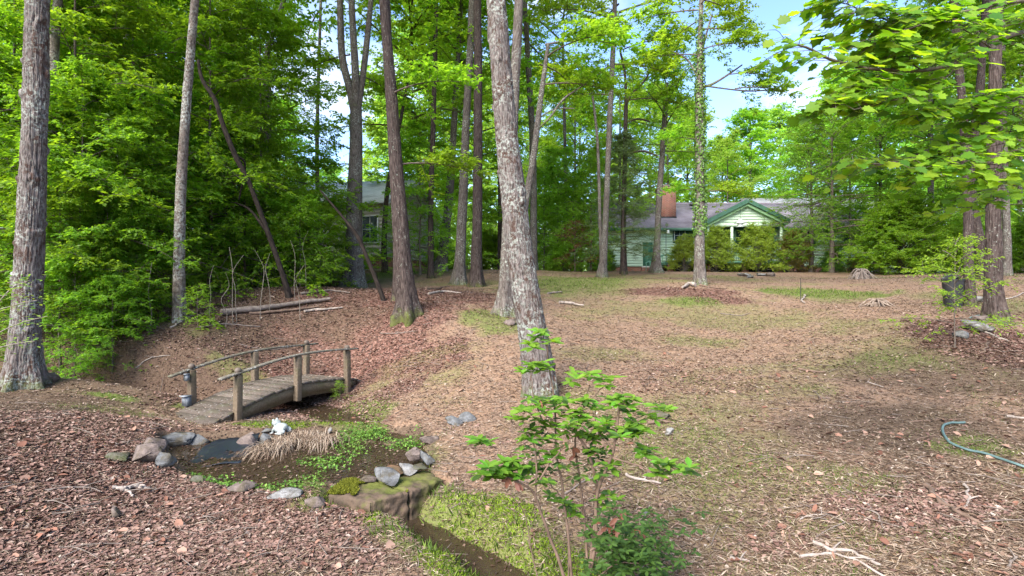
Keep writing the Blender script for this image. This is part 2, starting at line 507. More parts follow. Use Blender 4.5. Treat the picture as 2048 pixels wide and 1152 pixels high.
def zone(x, y, blobs, jag=0.5, seed=0):
    w = np.zeros(np.shape(x))
    n = fbm(x * 0.8, y * 0.8, oct=4, seed=seed + 30) * 0.6 + fbm(x * 3.1, y * 3.1, oct=3, seed=seed + 50) * 0.4
    for cx, cy, a, b, k in blobs:
        r = np.sqrt(((x - cx) / a) ** 2 + ((y - cy) / b) ** 2)
        w = np.maximum(w, k * (1 - sstep(0.45, 1.35, r + jag * n)))
    return np.clip(w, 0, 1.3)
def zones(x, y):
    g = zone(x, y, GRASS, 0.9, 1); r = zone(x, y, RED, 0.7, 2); d = zone(x, y, DARK, 0.7, 3)
    base = sstep(0.28, 0.75, fbm(x * 0.55, y * 0.8, oct=5, seed=71) * 0.5 + 0.5) * 0.5
    g = np.maximum(g, base * (1 - 0.8 * np.clip(r, 0, 1)))
    _d, _, ins = polydist(x, y, POND, True)
    r = np.where(ins, r * 0.1, r); d = np.where(ins, 1.3, d)
    sd, _p, _i = polydist(x, y, STREAM)
    band = (1 - sstep(0.35, 0.75, sd + 0.25 * fbm(x * 2, y * 2, oct=2, seed=61))) * (y < 5.3)
    g = np.maximum(g, band); r = r * (1 - band)
    return np.clip(r, 0, 1), np.clip(g, 0, 1), np.clip(d, 0, 1)

def ground_mat():
    t = NT('forest_floor')
    pos = t.coord('Position')
    z = t.new('Attribute', attribute_name='zones')
    sp = t.new('SeparateColor'); t.l.new(z.outputs['Color'], sp.inputs[0])
    r, g, d = sp.outputs[0], sp.outputs[1], sp.outputs[2]
    warp = t.new('VectorMath', operation='ADD')
    nz = t.new('TexNoise'); t.put(nz, 'Scale', 9.0); t.put(nz, 'Detail', 3.0); t.l.new(pos, nz.inputs['Vector'])
    sc = t.new('VectorMath', operation='SCALE'); sc.inputs['Scale'].default_value = 0.12; t.l.new(nz.outputs['Color'], sc.inputs[0])
    t.l.new(pos, warp.inputs[0]); t.l.new(sc.outputs[0], warp.inputs[1]); v = warp.outputs[0]
    cell = t.new('SeparateColor'); t.l.new(t.voro(v, 26.0, out='Color'), cell.inputs[0])
    cell2 = t.new('SeparateColor'); t.l.new(t.voro(v, 55.0, out='Color'), cell2.inputs[0])
    big = t.noise(pos, 0.9, 6, 0.62); mid = t.noise(pos, 5.0, 6, 0.7); fine = t.noise(pos, 38.0, 5, 0.75)
    straw = t.ramp(cell2.outputs[0], ((0, (0.085, 0.052, 0.036)), (0.35, (0.155, 0.10, 0.072)), (0.7, (0.215, 0.148, 0.108)), (1, (0.29, 0.215, 0.165))))
    straw = t.mix(t.ramp(mid, ((0.35, 0), (0.65, 1))), straw, (0.25, 0.155, 0.10))
    red = t.ramp(cell.outputs[0], ((0, (0.055, 0.026, 0.02)), (0.4, (0.12, 0.055, 0.043)), (0.75, (0.18, 0.09, 0.072)), (1, (0.27, 0.165, 0.13))))
    green = t.mix(t.ramp(fine, ((0.3, 0), (0.7, 1))), (0.06, 0.085, 0.02), (0.15, 0.20, 0.04))
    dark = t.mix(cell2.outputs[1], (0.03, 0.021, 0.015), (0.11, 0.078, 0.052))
    def thr(w, nn, lo=0.2):
        s = t.math('ADD', w, t.math('MULTIPLY', t.math('SUBTRACT', nn, 0.5), 0.9))
        return t.ramp(s, ((lo, 0), (lo + 0.5, 1)))
    c = t.mix(thr(r, mid), straw, red)
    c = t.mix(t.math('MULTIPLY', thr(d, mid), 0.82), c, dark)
    gn = t.noise(pos, 13.0, 8, 0.8)
    c = t.mix(t.math('MULTIPLY', thr(g, gn, 0.2), 0.8), c, green)
    c = t.mix(t.math('MULTIPLY', t.ramp(big, ((0.3, 0), (0.7, 1))), 0.3), c, (0.17, 0.11, 0.07))
    h = t.math('ADD', t.math('MULTIPLY', cell.outputs[1], 0.5), fine)
    return t.done(t.bsdf(c, 0.95, t.bump(h, 0.7, 0.02, t.bump(mid, 0.4, 0.05)), 0.1))
MAT_GROUND = ground_mat()

def warp_axis(n, near, ext, k):
    u = np.linspace(-1, 1, n)
    return near + ext * np.sinh(k * u) / math.sinh(k)
gx = warp_axis(520, -0.5, 420, 6.2); gy = warp_axis(560, 7.0, 420, 6.0)
GX, GY = np.meshgrid(gx, gy)
GZ = height(GX, GY)
idx = np.arange(GX.size).reshape(GX.shape)
F = np.stack([idx[:-1, :-1], idx[:-1, 1:], idx[1:, 1:], idx[1:, :-1]], -1).reshape(-1, 4)
me = np_mesh('ground', np.stack([GX, GY, GZ], -1).reshape(-1, 3), F, True, mat=MAT_GROUND)
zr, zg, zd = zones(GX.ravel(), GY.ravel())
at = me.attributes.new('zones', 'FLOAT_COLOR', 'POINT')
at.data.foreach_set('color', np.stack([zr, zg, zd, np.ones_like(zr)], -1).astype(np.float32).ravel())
tag(link('ground', me), 'brown sloping woodland clearing floor under fallen leaves and thin grass', kind='structure')

# water: pond and brook
def water_mat(name, col, rough=0.06):
    t = NT(name)
    pos = t.coord('Position')
    n = t.noise(pos, 22.0, 3, 0.5)
    c = t.mix(t.noise(pos, 4, 4, 0.6), col, tuple(q * 1.8 for q in col))
    b = t.bsdf(c, rough, t.bump(n, 0.12, 0.01), 0.5)
    tr = t.new('BsdfTransparent'); t.put(tr, 'Color', (0.75, 0.62, 0.45, 1))
    mx = t.new('MixShader'); mx.inputs[0].default_value = 0.7
    t.l.new(tr.outputs[0], mx.inputs[1]); t.l.new(b, mx.inputs[2])
    return t.done(mx.outputs[0])
MAT_WATER = water_mat('pond_water', (0.035, 0.025, 0.016))
def sheet(name, pts, z, mat, label):
    c = np.mean(pts, 0)
    V = [(p[0], p[1], z) for p in pts] + [(c[0], c[1], z)]
    n = len(pts)
    o = link(name, np_mesh(name, V, [(i, (i + 1) % n, n) for i in range(n)], mat=mat))
    return tag(o, label, kind='structure')
pc = np.mean(POND, 0)
sheet('pond_water', [tuple(pc + (np.array(p) - pc) * 1.03) for p in POND], WATER_Z, MAT_WATER, 'shallow brown pond water between weeds and mud')
st = smooth_path(STREAM, 40); tn = np.gradient(st, axis=0); tn /= np.linalg.norm(tn, axis=1, keepdims=True)
nn = np.stack([-tn[:, 1], tn[:, 0]], -1)
V = []
for p, q in zip(st, nn):
    for s in (-0.26, 0.26): V.append((p[0] + q[0] * s, p[1] + q[1] * s, STREAM_Z))
o = link('brook_water', np_mesh('brook_water', V, [(2 * i, 2 * i + 1, 2 * i + 3, 2 * i + 2) for i in range(39)], mat=MAT_WATER))
tag(o, 'narrow muddy brook running from the concrete sill to the front', kind='structure')
dt = smooth_path(DITCH, 60); tn = np.gradient(dt, axis=0); tn /= np.linalg.norm(tn, axis=1, keepdims=True)
nn = np.stack([-tn[:, 1], tn[:, 0]], -1)
V = []
for p, q in zip(dt, nn):
    for s in (-0.3, 0.3): V.append((p[0] + q[0] * s, p[1] + q[1] * s, -2.005))
o = link('ditch_water', np_mesh('ditch_water', V, [(2 * i, 2 * i + 1, 2 * i + 3, 2 * i + 2) for i in range(59)], mat=MAT_WATER))
tag(o, 'dark trickle of water in the ditch under the footbridge', kind='structure')

# ------------------------------------------------------------------ leaf litter, straw and grass on the ground
def norm(v): return v / (np.linalg.norm(v, axis=-1, keepdims=True) + 1e-9)
def leaf_arrays(p, a, nrm, L, W, fold=0.12, droop=0.1, pts6=False):
    """folded leaf shapes: p base, a axis, nrm face normal"""
    L = np.asarray(L)[:, None]; W = np.asarray(W)[:, None]
    b = norm(np.cross(nrm, a)); nrm = norm(np.cross(a, b))
    if not pts6:
        V = np.stack([p, p + a * L * 0.45 + b * W * 0.5 + nrm * fold * W, p + a * L - nrm * droop * L, p + a * L * 0.45 - b * W * 0.5 + nrm * fold * W], 1)
        n = len(p); k = np.arange(n)[:, None] * 4
        F = np.concatenate([k + np.array([0, 1, 2]), k + np.array([0, 2, 3])], 1).reshape(-1, 3)
        return V.reshape(-1, 3), F, 2
    V = np.stack([p, p + a * L * 0.3 + b * W * 0.42 + nrm * fold * W, p + a * L * 0.68 + b * W * 0.4 + nrm * fold * W * .8 - nrm * droop * L * .4,
                  p + a * L - nrm * droop * L, p + a * L * 0.68 - b * W * 0.4 + nrm * fold * W * .8 - nrm * droop * L * .4, p + a * L * 0.3 - b * W * 0.42 + nrm * fold * W], 1)
    n = len(p); k = np.arange(n)[:, None] * 6
    F = np.concatenate([k + np.array(q) for q in ([0, 1, 2], [0, 2, 3], [0, 3, 4], [0, 4, 5])], 1).reshape(-1, 3)
    return V.reshape(-1, 3), F, 4
def rand_dirs(n, rng, zs=0.25):
    az = rng.random(n) * 2 * PI
    return norm(np.stack([np.cos(az), np.sin(az), rng.normal(0, zs, n)], -1))
def scatter(n, dmin, dmax, rng, side=1.12, power=1.0):
    u = rng.random(n)
    D = (dmin ** (1 - power) + u * (dmax ** (1 - power) - dmin ** (1 - power))) ** (1 / (1 - power)) if power != 1.0 else dmin * (dmax / dmin) ** u
    X = (rng.random(n) * 2 - 1) * (side * D + 0.6)
    return X, D

def ramp_mat(name, stops, rough=0.85, trans=0.0, spec=0.15):
    t = NT(name)
    c = t.ramp(t.attr('rnd'), stops)
    b = t.bsdf(c, rough, None, spec)
    if trans:
        tr = t.new('BsdfTranslucent'); t.put(tr, 'Color', t.mix(1.0, c, (1.5, 1.4, 0.6), 'MULTIPLY'))
        mx = t.new('MixShader'); mx.inputs[0].default_value = trans
        t.l.new(b, mx.inputs[1]); t.l.new(tr.outputs[0], mx.inputs[2]); b = mx.outputs[0]
    return t.done(b)
MAT_LITTER = ramp_mat('dead_leaf_red', ((0, (0.10, 0.055, 0.043)), (0.4, (0.155, 0.086, 0.066)), (0.75, (0.20, 0.12, 0.093)), (0.94, (0.25, 0.165, 0.13)), (1, (0.33, 0.255, 0.21))), 0.7, 0, 0.25)
MAT_TAN = ramp_mat('dead_leaf_tan', ((0, (0.075, 0.047, 0.034)), (0.4, (0.155, 0.10, 0.07)), (0.8, (0.23, 0.16, 0.12)), (1, (0.36, 0.29, 0.235))), 0.75, 0, 0.2)
MAT_STRAW = ramp_mat('pine_straw', ((0, (0.10, 0.065, 0.042)), (0.5, (0.215, 0.15, 0.105)), (1, (0.36, 0.29, 0.22))), 0.7)
MAT_GRASS = ramp_mat('grass_blade', ((0, (0.06, 0.10, 0.018)), (0.5, (0.11, 0.175, 0.03)), (1, (0.20, 0.26, 0.055))), 0.6, 0.3)
MAT_MOSS = ramp_mat('moss_blade', ((0, (0.08, 0.13, 0.012)), (0.5, (0.18, 0.28, 0.02)), (1, (0.32, 0.42, 0.04))), 0.7, 0.3)
MAT_WEED = ramp_mat('pond_weed_leaf', ((0, (0.05, 0.11, 0.02)), (0.5, (0.10, 0.20, 0.035)), (1, (0.20, 0.33, 0.06))), 0.55, 0.3)

def in_pond(x, y): return polydist(x, y, POND, True)[2]
def litter(name, n, L0, L1, mat, label, rng, wfun, dmax, zoff=0.012, aspect=0.5, power=1.25, tilt=0.35, pts6=False, fold=0.15):
    X, D = scatter(n, 2.9, dmax, rng, power=power)
    r, g, d = zones(X, D)
    keep = rng.random(n) < wfun(r, g, d, X, D)
    X, D = X[keep], D[keep]; m = len(X)
    Z = height(X, D) + zoff * rng.random(m)
    a = rand_dirs(m, rng, tilt); nr = norm(np.stack([rng.normal(0, tilt, m), rng.normal(0, tilt, m), np.ones(m)], -1))
    L = rng.uniform(L0, L1, m)
    V, F, k = leaf_arrays(np.stack([X, D, Z], -1) - a * L[:, None] * 0.4, a, nr, L, L * aspect * rng.uniform(0.3, 1.45, m), fold, 0.1, pts6)
    me = np_mesh(name, V, F, rnd=np.repeat(rng.random(m), k), mat=mat)
    return tag(link(name, me), label, 'ground litter', kind='stuff')
def pondless(w): return lambda r, g, d, X, D: w(r, g, d, X, D) * (1 - 0.85 * in_pond(X, D)) * (D > 2.9)
litter('red_leaf_litter', 360000, 0.016, 0.062, MAT_LITTER, 'red brown dead leaves covering the left bank and the wood edge', np.random.default_rng(11),
       pondless(lambda r, g, d, X, D: 0.04 + 0.96 * sstep(0.15, 0.7, r)), 26, 0.022, 0.55, tilt=0.26, power=1.02)
litter('tan_leaf_litter', 150000, 0.02, 0.048, MAT_TAN, 'tan and grey dead leaves strewn over the middle of the clearing', np.random.default_rng(12),
       pondless(lambda r, g, d, X, D: 0.55 * (1 - 0.6 * g) * (1 - 0.35 * d)), 26, 0.018, 0.5, tilt=0.3)
litter('pine_straw', 230000, 0.05, 0.13, MAT_STRAW, 'fine dry pine straw and dead grass lying over the clearing', np.random.default_rng(13),
       pondless(lambda r, g, d, X, D: 0.75 * (1 - 0.2 * r) * (1 - 0.3 * d)), 18, 0.02, 0.07, tilt=0.2)
litter('oak_leaf_litter', 4200, 0.06, 0.11, ramp_mat('dead_oak_leaf', ((0, (0.10, 0.045, 0.03)), (0.5, (0.19, 0.09, 0.06)), (1, (0.30, 0.19, 0.14)))), 'larger orange dead oak leaves scattered over the clearing', np.random.default_rng(14),
       pondless(lambda r, g, d, X, D: 0.10 + 0.5 * r + 0.25 * (X > 2.2)), 12, 0.03, 0.6, tilt=0.35, pts6=True)

litter('far_leaf_litter', 130000, 0.035, 0.07, MAT_TAN, 'brown and tan leaves over the far half of the clearing', np.random.default_rng(15),
       pondless(lambda r, g, d, X, D: (D > 8) * (0.7 * (1 - 0.5 * g))), 36, 0.02, 0.5, tilt=0.18, power=0.7)
litter('wood_leaf_litter', 130000, 0.045, 0.085, MAT_LITTER, 'red brown leaves on the shaded slope under the left wood', np.random.default_rng(16),
       pondless(lambda r, g, d, X, D: (D > 7.5) * sstep(0.15, 0.7, r)), 32, 0.025, 0.55, tilt=0.3, power=0.8)
def blades(name, n, H0, H1, mat, label, rng, wfun, dmin, dmax, lean=0.35, wid=0.09, power=1.3, cat='grass'):
    X, D = scatter(n, dmin, dmax, rng, power=power)
    r, g, d = zones(X, D)
    keep = rng.random(n) < wfun(r, g, d, X, D)
    X, D = X[keep], D[keep]; m = len(X)
    Z = height(X, D) - 0.004
    a = norm(np.stack([rng.normal(0, lean, m), rng.normal(0, lean, m), np.ones(m)], -1))
    nr = rand_dirs(m, rng, 0.1)
    L = rng.uniform(H0, H1, m) * (0.6 + 0.8 * np.clip(g, 0, 1)[keep])
    V, F, k = leaf_arrays(np.stack([X, D, Z], -1), a, nr, L, np.maximum(L * wid, 0.0022 + 0.0004 * D), 0.1, 0.25)
    me = np_mesh(name, V, F, rnd=np.repeat(rng.random(m), k), mat=mat)
    return tag(link(name, me), label, cat, kind='stuff')
blades('short_grass', 380000, 0.015, 0.045, MAT_GRASS, 'thin short green grass growing through the leaf litter', np.random.default_rng(21),
       lambda r, g, d, X, D: sstep(0.15, 0.9, g + 0.35 * vnoise(X * 3.5, D * 3.5, seed=4)) * (1 - 0.6 * in_pond(X, D)) * np.where(polydist(X, D, STREAM)[0] < 0.7, 0.3, 1), 3, 30, lean=0.6)
blades('far_grass', 120000, 0.04, 0.09, MAT_GRASS, 'bright short grass patches near the crest and on the neighbour lawn', np.random.default_rng(26),
       lambda r, g, d, X, D: sstep(0.55, 0.95, g), 12, 34, lean=0.6, power=0.6, wid=0.12)
def near_stream(X, D):
    d1, _, _ = polydist(X, D, STREAM); d2, _, _ = polydist(X, D, DITCH); d3, _, ins = polydist(X, D, POND, True)
    return d1, d2, d3, ins
def moss_w(r, g, d, X, D):
    d1, d2, d3, ins = near_stream(X, D)
    n = fbm(X * 2.2, D * 2.2, oct=3, seed=81)
    w = sstep(-0.15, 0.15, n + 0.15) * (((d1 > 0.17) & (d1 < 0.62) & (D < 5.2)) | ((d3 < 0.5) & (D > 6.9) & (X < -1.0) & ~ins))
    return w * (g > 0.3)
blades('stream_moss', 520000, 0.012, 0.032, MAT_MOSS, 'bright yellow green moss cushions along the brook and pond bank', np.random.default_rng(22), moss_w, 3.6, 9, lean=0.7, wid=0.2, cat='moss')
blades('long_grass', 30000, 0.03, 0.09, MAT_GRASS, 'longer green grass tufts along the brook and the ditch', np.random.default_rng(23),
       lambda r, g, d, X, D: ((near_stream(X, D)[0] < 0.75) & (near_stream(X, D)[0] > 0.1) & (D < 6) | (near_stream(X, D)[1] < 0.7) & (D > 8.3)) * (fbm(X * 2.5, D * 2.5, oct=2, seed=83) > 0.08) * (g > 0.25) * 1.0, 3.4, 11, lean=0.45, wid=0.045)
# leafy weeds in the pond
rng = np.random.default_rng(24)
n = 60000
X = rng.uniform(-4.8, -0.4, n); Y = rng.uniform(4.9, 7.9, n)
pw = fbm(X * 1.6, Y * 1.6, oct=3, seed=91)
c1 = np.exp(-(((X + 2.1) / 0.75) ** 2 + ((Y - 6.3) / 0.75) ** 2)) + np.exp(-(((X + 2.6) / 0.9) ** 2 + ((Y - 5.45) / 0.35) ** 2)) + 0.8 * np.exp(-(((X + 2.0) / 0.5) ** 2 + ((Y - 7.2) / 0.4) ** 2))
keep = in_pond(X, Y) & (rng.random(n) < np.clip(c1 * 0.9 + pw * 1.5 - 0.5, 0, 1)); X, Y = X[keep], Y[keep]; m = len(X)
a = rand_dirs(m, rng, 0.5); nr = norm(np.stack([rng.normal(0, .4, m), rng.normal(0, .4, m), np.ones(m)], -1))
L = rng.uniform(0.02, 0.042, m)
V, F, k = leaf_arrays(np.stack([X, Y, np.maximum(height(X, Y), WATER_Z) + rng.uniform(0.0, 0.05, m)], -1), a, nr, L, L * 0.7)
tag(link('pond_weed', np_mesh('pond_weed', V, F, rnd=np.repeat(rng.random(m), k), mat=MAT_WEED)), 'small leafed green weed growing out of the shallow pond', 'weed', kind='stuff')
# dead leaves soaking in the pond
n = 7000
X = rng.uniform(-4.8, 0.3, n); Y = rng.uniform(4.0, 7.9, n)
keep = in_pond(X, Y) | ((polydist(X, Y, STREAM)[0] < 0.3) & (Y < 5.4) & (rng.random(n) < .35)); X, Y = X[keep], Y[keep]; m = len(X)
L = rng.uniform(0.03, 0.06, m)
V, F, k = leaf_arrays(np.stack([X, Y, np.maximum(height(X, Y), np.where(in_pond(X, Y), WATER_Z, STREAM_Z)) + rng.uniform(0.002, 0.012, m)], -1), rand_dirs(m, rng, 0.15), norm(np.stack([rng.normal(0, .2, m), rng.normal(0, .2, m), np.ones(m)], -1)), L, L * 0.5)
tag(link('wet_leaves', np_mesh('wet_leaves', V, F, rnd=np.repeat(rng.random(m), k), mat=ramp_mat('wet_leaf', ((0, (0.03, 0.018, 0.012)), (0.7, (0.075, 0.04, 0.03)), (1, (0.2, 0.14, 0.1))), 0.35, 0, 0.5))), 'dark wet dead leaves lying in the shallow pond', 'ground litter', kind='stuff')
# dry overhanging sedge at the pond liner
n = 750; rng = np.random.default_rng(25)
V_, F_, R_ = [], [], []
cen = [wp(620, 880), wp(585, 890), wp(540, 905), wp(650, 890)]
ang = rng.random(n) * 2 * PI
ci = rng.integers(0, 4, n)
base = np.array([(c[0], c[1]) for c in cen])[ci] + rng.normal(0, 0.1, (n, 2))
base = np.column_stack([base, np.full(n, -1.9)])
s = np.linspace(0, 1, 5)
L = rng.uniform(0.2, 0.45, n); dirs = np.stack([np.cos(ang) - 0.4, np.sin(ang) - 0.5, np.full(n, 0.9)], -1); dirs = norm(dirs)
pts = base[:, None] + dirs[:, None] * (L[:, None] * s)[..., None]; pts[..., 2] -= (L[:, None] * 1.1) * s ** 2
side = norm(np.cross(dirs, np.array([0, 0, 1.0])))[:, None] * (0.004 * (1.05 - s))[None, :, None]
V = np.concatenate([pts - side, pts + side], 1); k = np.arange(n)[:, None, None] * 10; j = np.arange(4)[None, :, None]
F = (k + j + np.array([0, 1, 6, 5])).reshape(-1, 4)
tag(link('dry_sedge', np_mesh('dry_sedge', V.reshape(-1, 3), F, rnd=np.repeat(rng.random(n), 4), mat=MAT_STRAW)), 'pale dry sedge blades arching over the dark pond liner', 'sedge', kind='stuff')
# ------------------------------------------------------------------ bark and foliage materials
BARK_A = bark_mat('bark_grey_furrowed', (0.04, 0.03, 0.026), (0.19, 0.158, 0.145), (0.36, 0.40, 0.35), (0.09, 0.12, 0.03), 46, 8, 1.0, 0.02, 0.58, 0.71)
BARK_B = bark_mat('bark_dark', (0.024, 0.016, 0.014), (0.088, 0.066, 0.058), (0.30, 0.33, 0.28), (0.10, 0.12, 0.02), 34, 6, 1.0, 0.015, 0.66)
BARK_C = bark_mat('bark_mid', (0.045, 0.034, 0.029), (0.155, 0.128, 0.113), (0.40, 0.44, 0.37), (0.10, 0.13, 0.03), 36, 6, 0.9, 0.012, 0.6)
BARK_D = bark_mat('bark_spotted', (0.05, 0.037, 0.03), (0.17, 0.135, 0.115), (0.45, 0.48, 0.43), None, 16, 12, 0.6, 0.01, 0.56, 0.78)
BARK_E = bark_mat('bark_blackish', (0.012, 0.009, 0.008), (0.045, 0.034, 0.028), None, None, 34, 6, 0.8, 0.01)
TWIG = simple_mat('twig_bark', (0.06, 0.045, 0.035), (0.13, 0.10, 0.08), 14)
TWIG_L = simple_mat('pale_twig_bark', (0.12, 0.10, 0.08), (0.20, 0.17, 0.14), 14)

LEAF_FAR = leaf_mat('leaf_pale_green', (0.17, 0.33, 0.07), (0.30, 0.46, 0.12), 0.6)
LEAF_FAR2 = leaf_mat('leaf_yellow_green', (0.135, 0.27, 0.03), (0.26, 0.41, 0.055), 0.58)
LEAF_MID = leaf_mat('leaf_fresh_green', (0.12, 0.25, 0.025), (0.23, 0.38, 0.045), 0.6)
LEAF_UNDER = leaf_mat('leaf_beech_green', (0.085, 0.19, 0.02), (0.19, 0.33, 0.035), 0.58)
LEAF_DARK = leaf_mat('leaf_holly_dark', (0.04, 0.085, 0.02), (0.10, 0.17, 0.035), 0.35, spec=0.5, rough=0.38)
LEAF_CEDAR = leaf_mat('leaf_cedar', (0.07, 0.11, 0.045), (0.13, 0.19, 0.075), 0.3)
LEAF_AZALEA = leaf_mat('leaf_azalea', (0.16, 0.25, 0.035), (0.33, 0.42, 0.06), 0.5)
LEAF_AZALEA_R = leaf_mat('leaf_azalea_bronze', (0.19, 0.18, 0.05), (0.33, 0.30, 0.08), 0.45)
LEAF_BUSH = leaf_mat('leaf_camellia', (0.06, 0.14, 0.02), (0.13, 0.25, 0.035), 0.4, spec=0.5, rough=0.4)
LEAF_REDM = leaf_mat('leaf_dark_red', (0.09, 0.03, 0.02), (0.18, 0.06, 0.04), 0.35, (1.6, 0.9, 0.6))
LEAF_MAPLE = leaf_mat('leaf_maple', (0.07, 0.17, 0.012), (0.15, 0.27, 0.02), 0.55, vary=0.04)
LEAF_RHODO = leaf_mat('leaf_rhododendron', (0.075, 0.19, 0.018), (0.13, 0.27, 0.025), 0.4, spec=0.4)
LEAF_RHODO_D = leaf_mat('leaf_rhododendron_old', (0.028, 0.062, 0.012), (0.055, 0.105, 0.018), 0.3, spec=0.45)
LEAF_SPRIG = leaf_mat('leaf_sprig', (0.12, 0.20, 0.03), (0.22, 0.31, 0.05), 0.4)

# ------------------------------------------------------------------ crown builder
def many_tubes(P0, P1, P2, r0, r1, k=3, seg=5):
    """quadratic curves, vectorised thin tubes"""
    n = len(P0); s = np.linspace(0, 1, seg)[None, :, None]
    C = (1 - s) ** 2 * P0[:, None] + 2 * s * (1 - s) * P1[:, None] + s * s * P2[:, None]
    T = norm(P2 - P0)
    ref = np.where(np.abs(T[:, 2:3]) > 0.9, np.array([[1.0, 0, 0]]), np.array([[0, 0, 1.0]]))
    U = norm(np.cross(T, ref)); W = np.cross(T, U)
    th = np.arange(k) * 2 * PI / k
    rad = (r0[:, None] + (r1 - r0)[:, None] * s[:, :, 0])[..., None, None]
    V = C[:, :, None] + rad * (np.cos(th)[None, None, :, None] * U[:, None, None] + np.sin(th)[None, None, :, None] * W[:, None, None])
    i = np.arange(n)[:, None, None] * seg * k; j = np.arange(seg - 1)[None, :, None] * k; a = np.arange(k)[None, None, :]
    b = (a + 1) % k
    F = np.stack(np.broadcast_arrays(i + j + a, i + j + b, i + j + k + b, i + j + k + a), -1).reshape(-1, 4)
    return V.reshape(-1, 3), F
def qcurve(P0, P1, P2, s):
    s = s[..., None]
    return (1 - s) ** 2 * P0 + 2 * s * (1 - s) * P1 + s * s * P2

def crown_arrays(rng, n1, h0, h1, rfun, el0, el1, n2, n3, nl, L, droop=0.12, flat=0.35, aspect=0.55, thick=0.03, lean=(0, 0), smin=0.2, l2=0.5, l3=0.5, wild=0.5, el2=0.15, start=None, pts6=False, gap=0.0, az=None):
    t = (np.arange(n1) + rng.random(n1)) / n1
    h = h0 + (h1 - h0) * t
    R = np.array([rfun(q) for q in t]) * rng.uniform(0.65, 1.12, n1)
    az_ = (np.arange(n1) * 2.39996 + rng.normal(0, 0.35, n1)) if az is None else rng.uniform(az[0], az[1], n1)
    el = el0 + (el1 - el0) * t + rng.normal(0, 0.12, n1)
    d = np.stack([np.cos(az_) * np.cos(el), np.sin(az_) * np.cos(el), np.sin(el)], -1)
    P0 = np.stack([lean[0] * t, lean[1] * t, h], -1)
    P2 = P0 + d * R[:, None]; P2[:, 2] -= droop * R
    P1 = P0 + d * R[:, None] * 0.5; P1[:, 2] += droop * R * 0.35; P1[:, :2] += rng.normal(0, 0.06, (n1, 2)) * R[:, None]
    tubes = [(P0, P1, P2, np.maximum(thick * R / max(R.max(), 1e-6), 0.008), np.full(n1, 0.006), 5)]
    def child(P0, P1, P2, R, n, ls, az, smin, ang=(0.5, 1.25), el=0.1, minlen=0.2):
        m = len(P0)
        s = smin + (1 - smin) * (np.arange(n)[None] + rng.random((m, n))) / n
        s[:, -1] = 1.0
        base = qcurve(P0[:, None], P1[:, None], P2[:, None], s)
        sg = np.where(np.arange(n)[None] % 2 == 0, 1, -1) * rng.uniform(ang[0], ang[1], (m, n)); sg[:, -1] *= 0.2
        a2 = az[:, None] + sg
        LL = np.maximum(R[:, None] * ls * (1.15 - 0.75 * s) * rng.uniform(0.65, 1.25, (m, n)), minlen * rng.uniform(.7, 1.2, (m, n)))
        e = rng.normal(el, wild, (m, n))
        dd = np.stack([np.cos(a2) * np.cos(e), np.sin(a2) * np.cos(e), np.sin(e)], -1)
        q0 = base.reshape(-1, 3); q2 = (base + dd * LL[..., None]).reshape(-1, 3); LL = LL.ravel(); q2[:, 2] -= droop * 0.8 * LL
        q1 = (q0 + q2) / 2; q1[:, 2] += droop * 0.4 * LL
        return q0, q1, q2, LL, a2.ravel()
    a0, a1, a2, aL, aaz = child(P0, P1, P2, R, n2, l2, az_, smin, el=el2)
    tubes.append((a0, a1, a2, np.full(len(a0), thick * 0.28), np.full(len(a0), 0.004), 3))
    b0, b1, b2, bL, baz = child(a0, a1, a2, aL, n3, l3, aaz, 0.15, el=0.05, minlen=L * 3)
    if gap:
        g = vnoise(b2[:, 0] * 0.8, b2[:, 1] * 0.8, b2[:, 2] * 0.8, seed=int(rng.integers(1000))) > -1 + 2 * gap
        b0, b1, b2, bL, baz = b0[g], b1[g], b2[g], bL[g], baz[g]
    tubes.append((b0, b1, b2, np.full(len(b0), min(thick * 0.12, 0.004)), np.full(len(b0), 0.002), 3))
    m = len(b0)
    s = (np.arange(nl)[None] + rng.random((m, nl))) / nl
    base = qcurve(b0[:, None], b1[:, None], b2[:, None], s)
    sg = np.where(np.arange(nl)[None] % 2 == 0, 1, -1) * rng.uniform(0.5, 1.2, (m, nl))
    la = baz[:, None] + sg; e = rng.normal(-0.12, 0.3, (m, nl))
    ax = np.stack([np.cos(la) * np.cos(e), np.sin(la) * np.cos(e), np.sin(e)], -1).reshape(-1, 3)
    nrm = norm(np.stack([rng.normal(0, flat, m * nl), rng.normal(0, flat, m * nl), np.ones(m * nl)], -1))
    LL = L * rng.uniform(0.65, 1.25, m * nl)
    V, F, k = leaf_arrays(base.reshape(-1, 3), ax, nrm, LL, LL * aspect, 0.1, 0.18, pts6)
    rn = np.clip(np.repeat(rng.random(m), nl) * 0.5 + rng.random(m * nl) * 0.5, 0, 1)
    return (V, F, np.repeat(rn, k)), tubes
def tubes_mesh(name, tubes, mat, seg=5, skip=0):
    V, F, n = [], [], 0
    for i, (p0, p1, p2, r0, r1, k) in enumerate(tubes[:len(tubes) - skip]):
        v, f = many_tubes(p0, p1, p2, r0, r1, k, 6 if i == 0 else (4 if i == 1 else 2))
        V.append(v); F.append(f + n); n += len(v)
    return np_mesh(name, np.vstack(V), np.vstack(F), True, mat=mat)
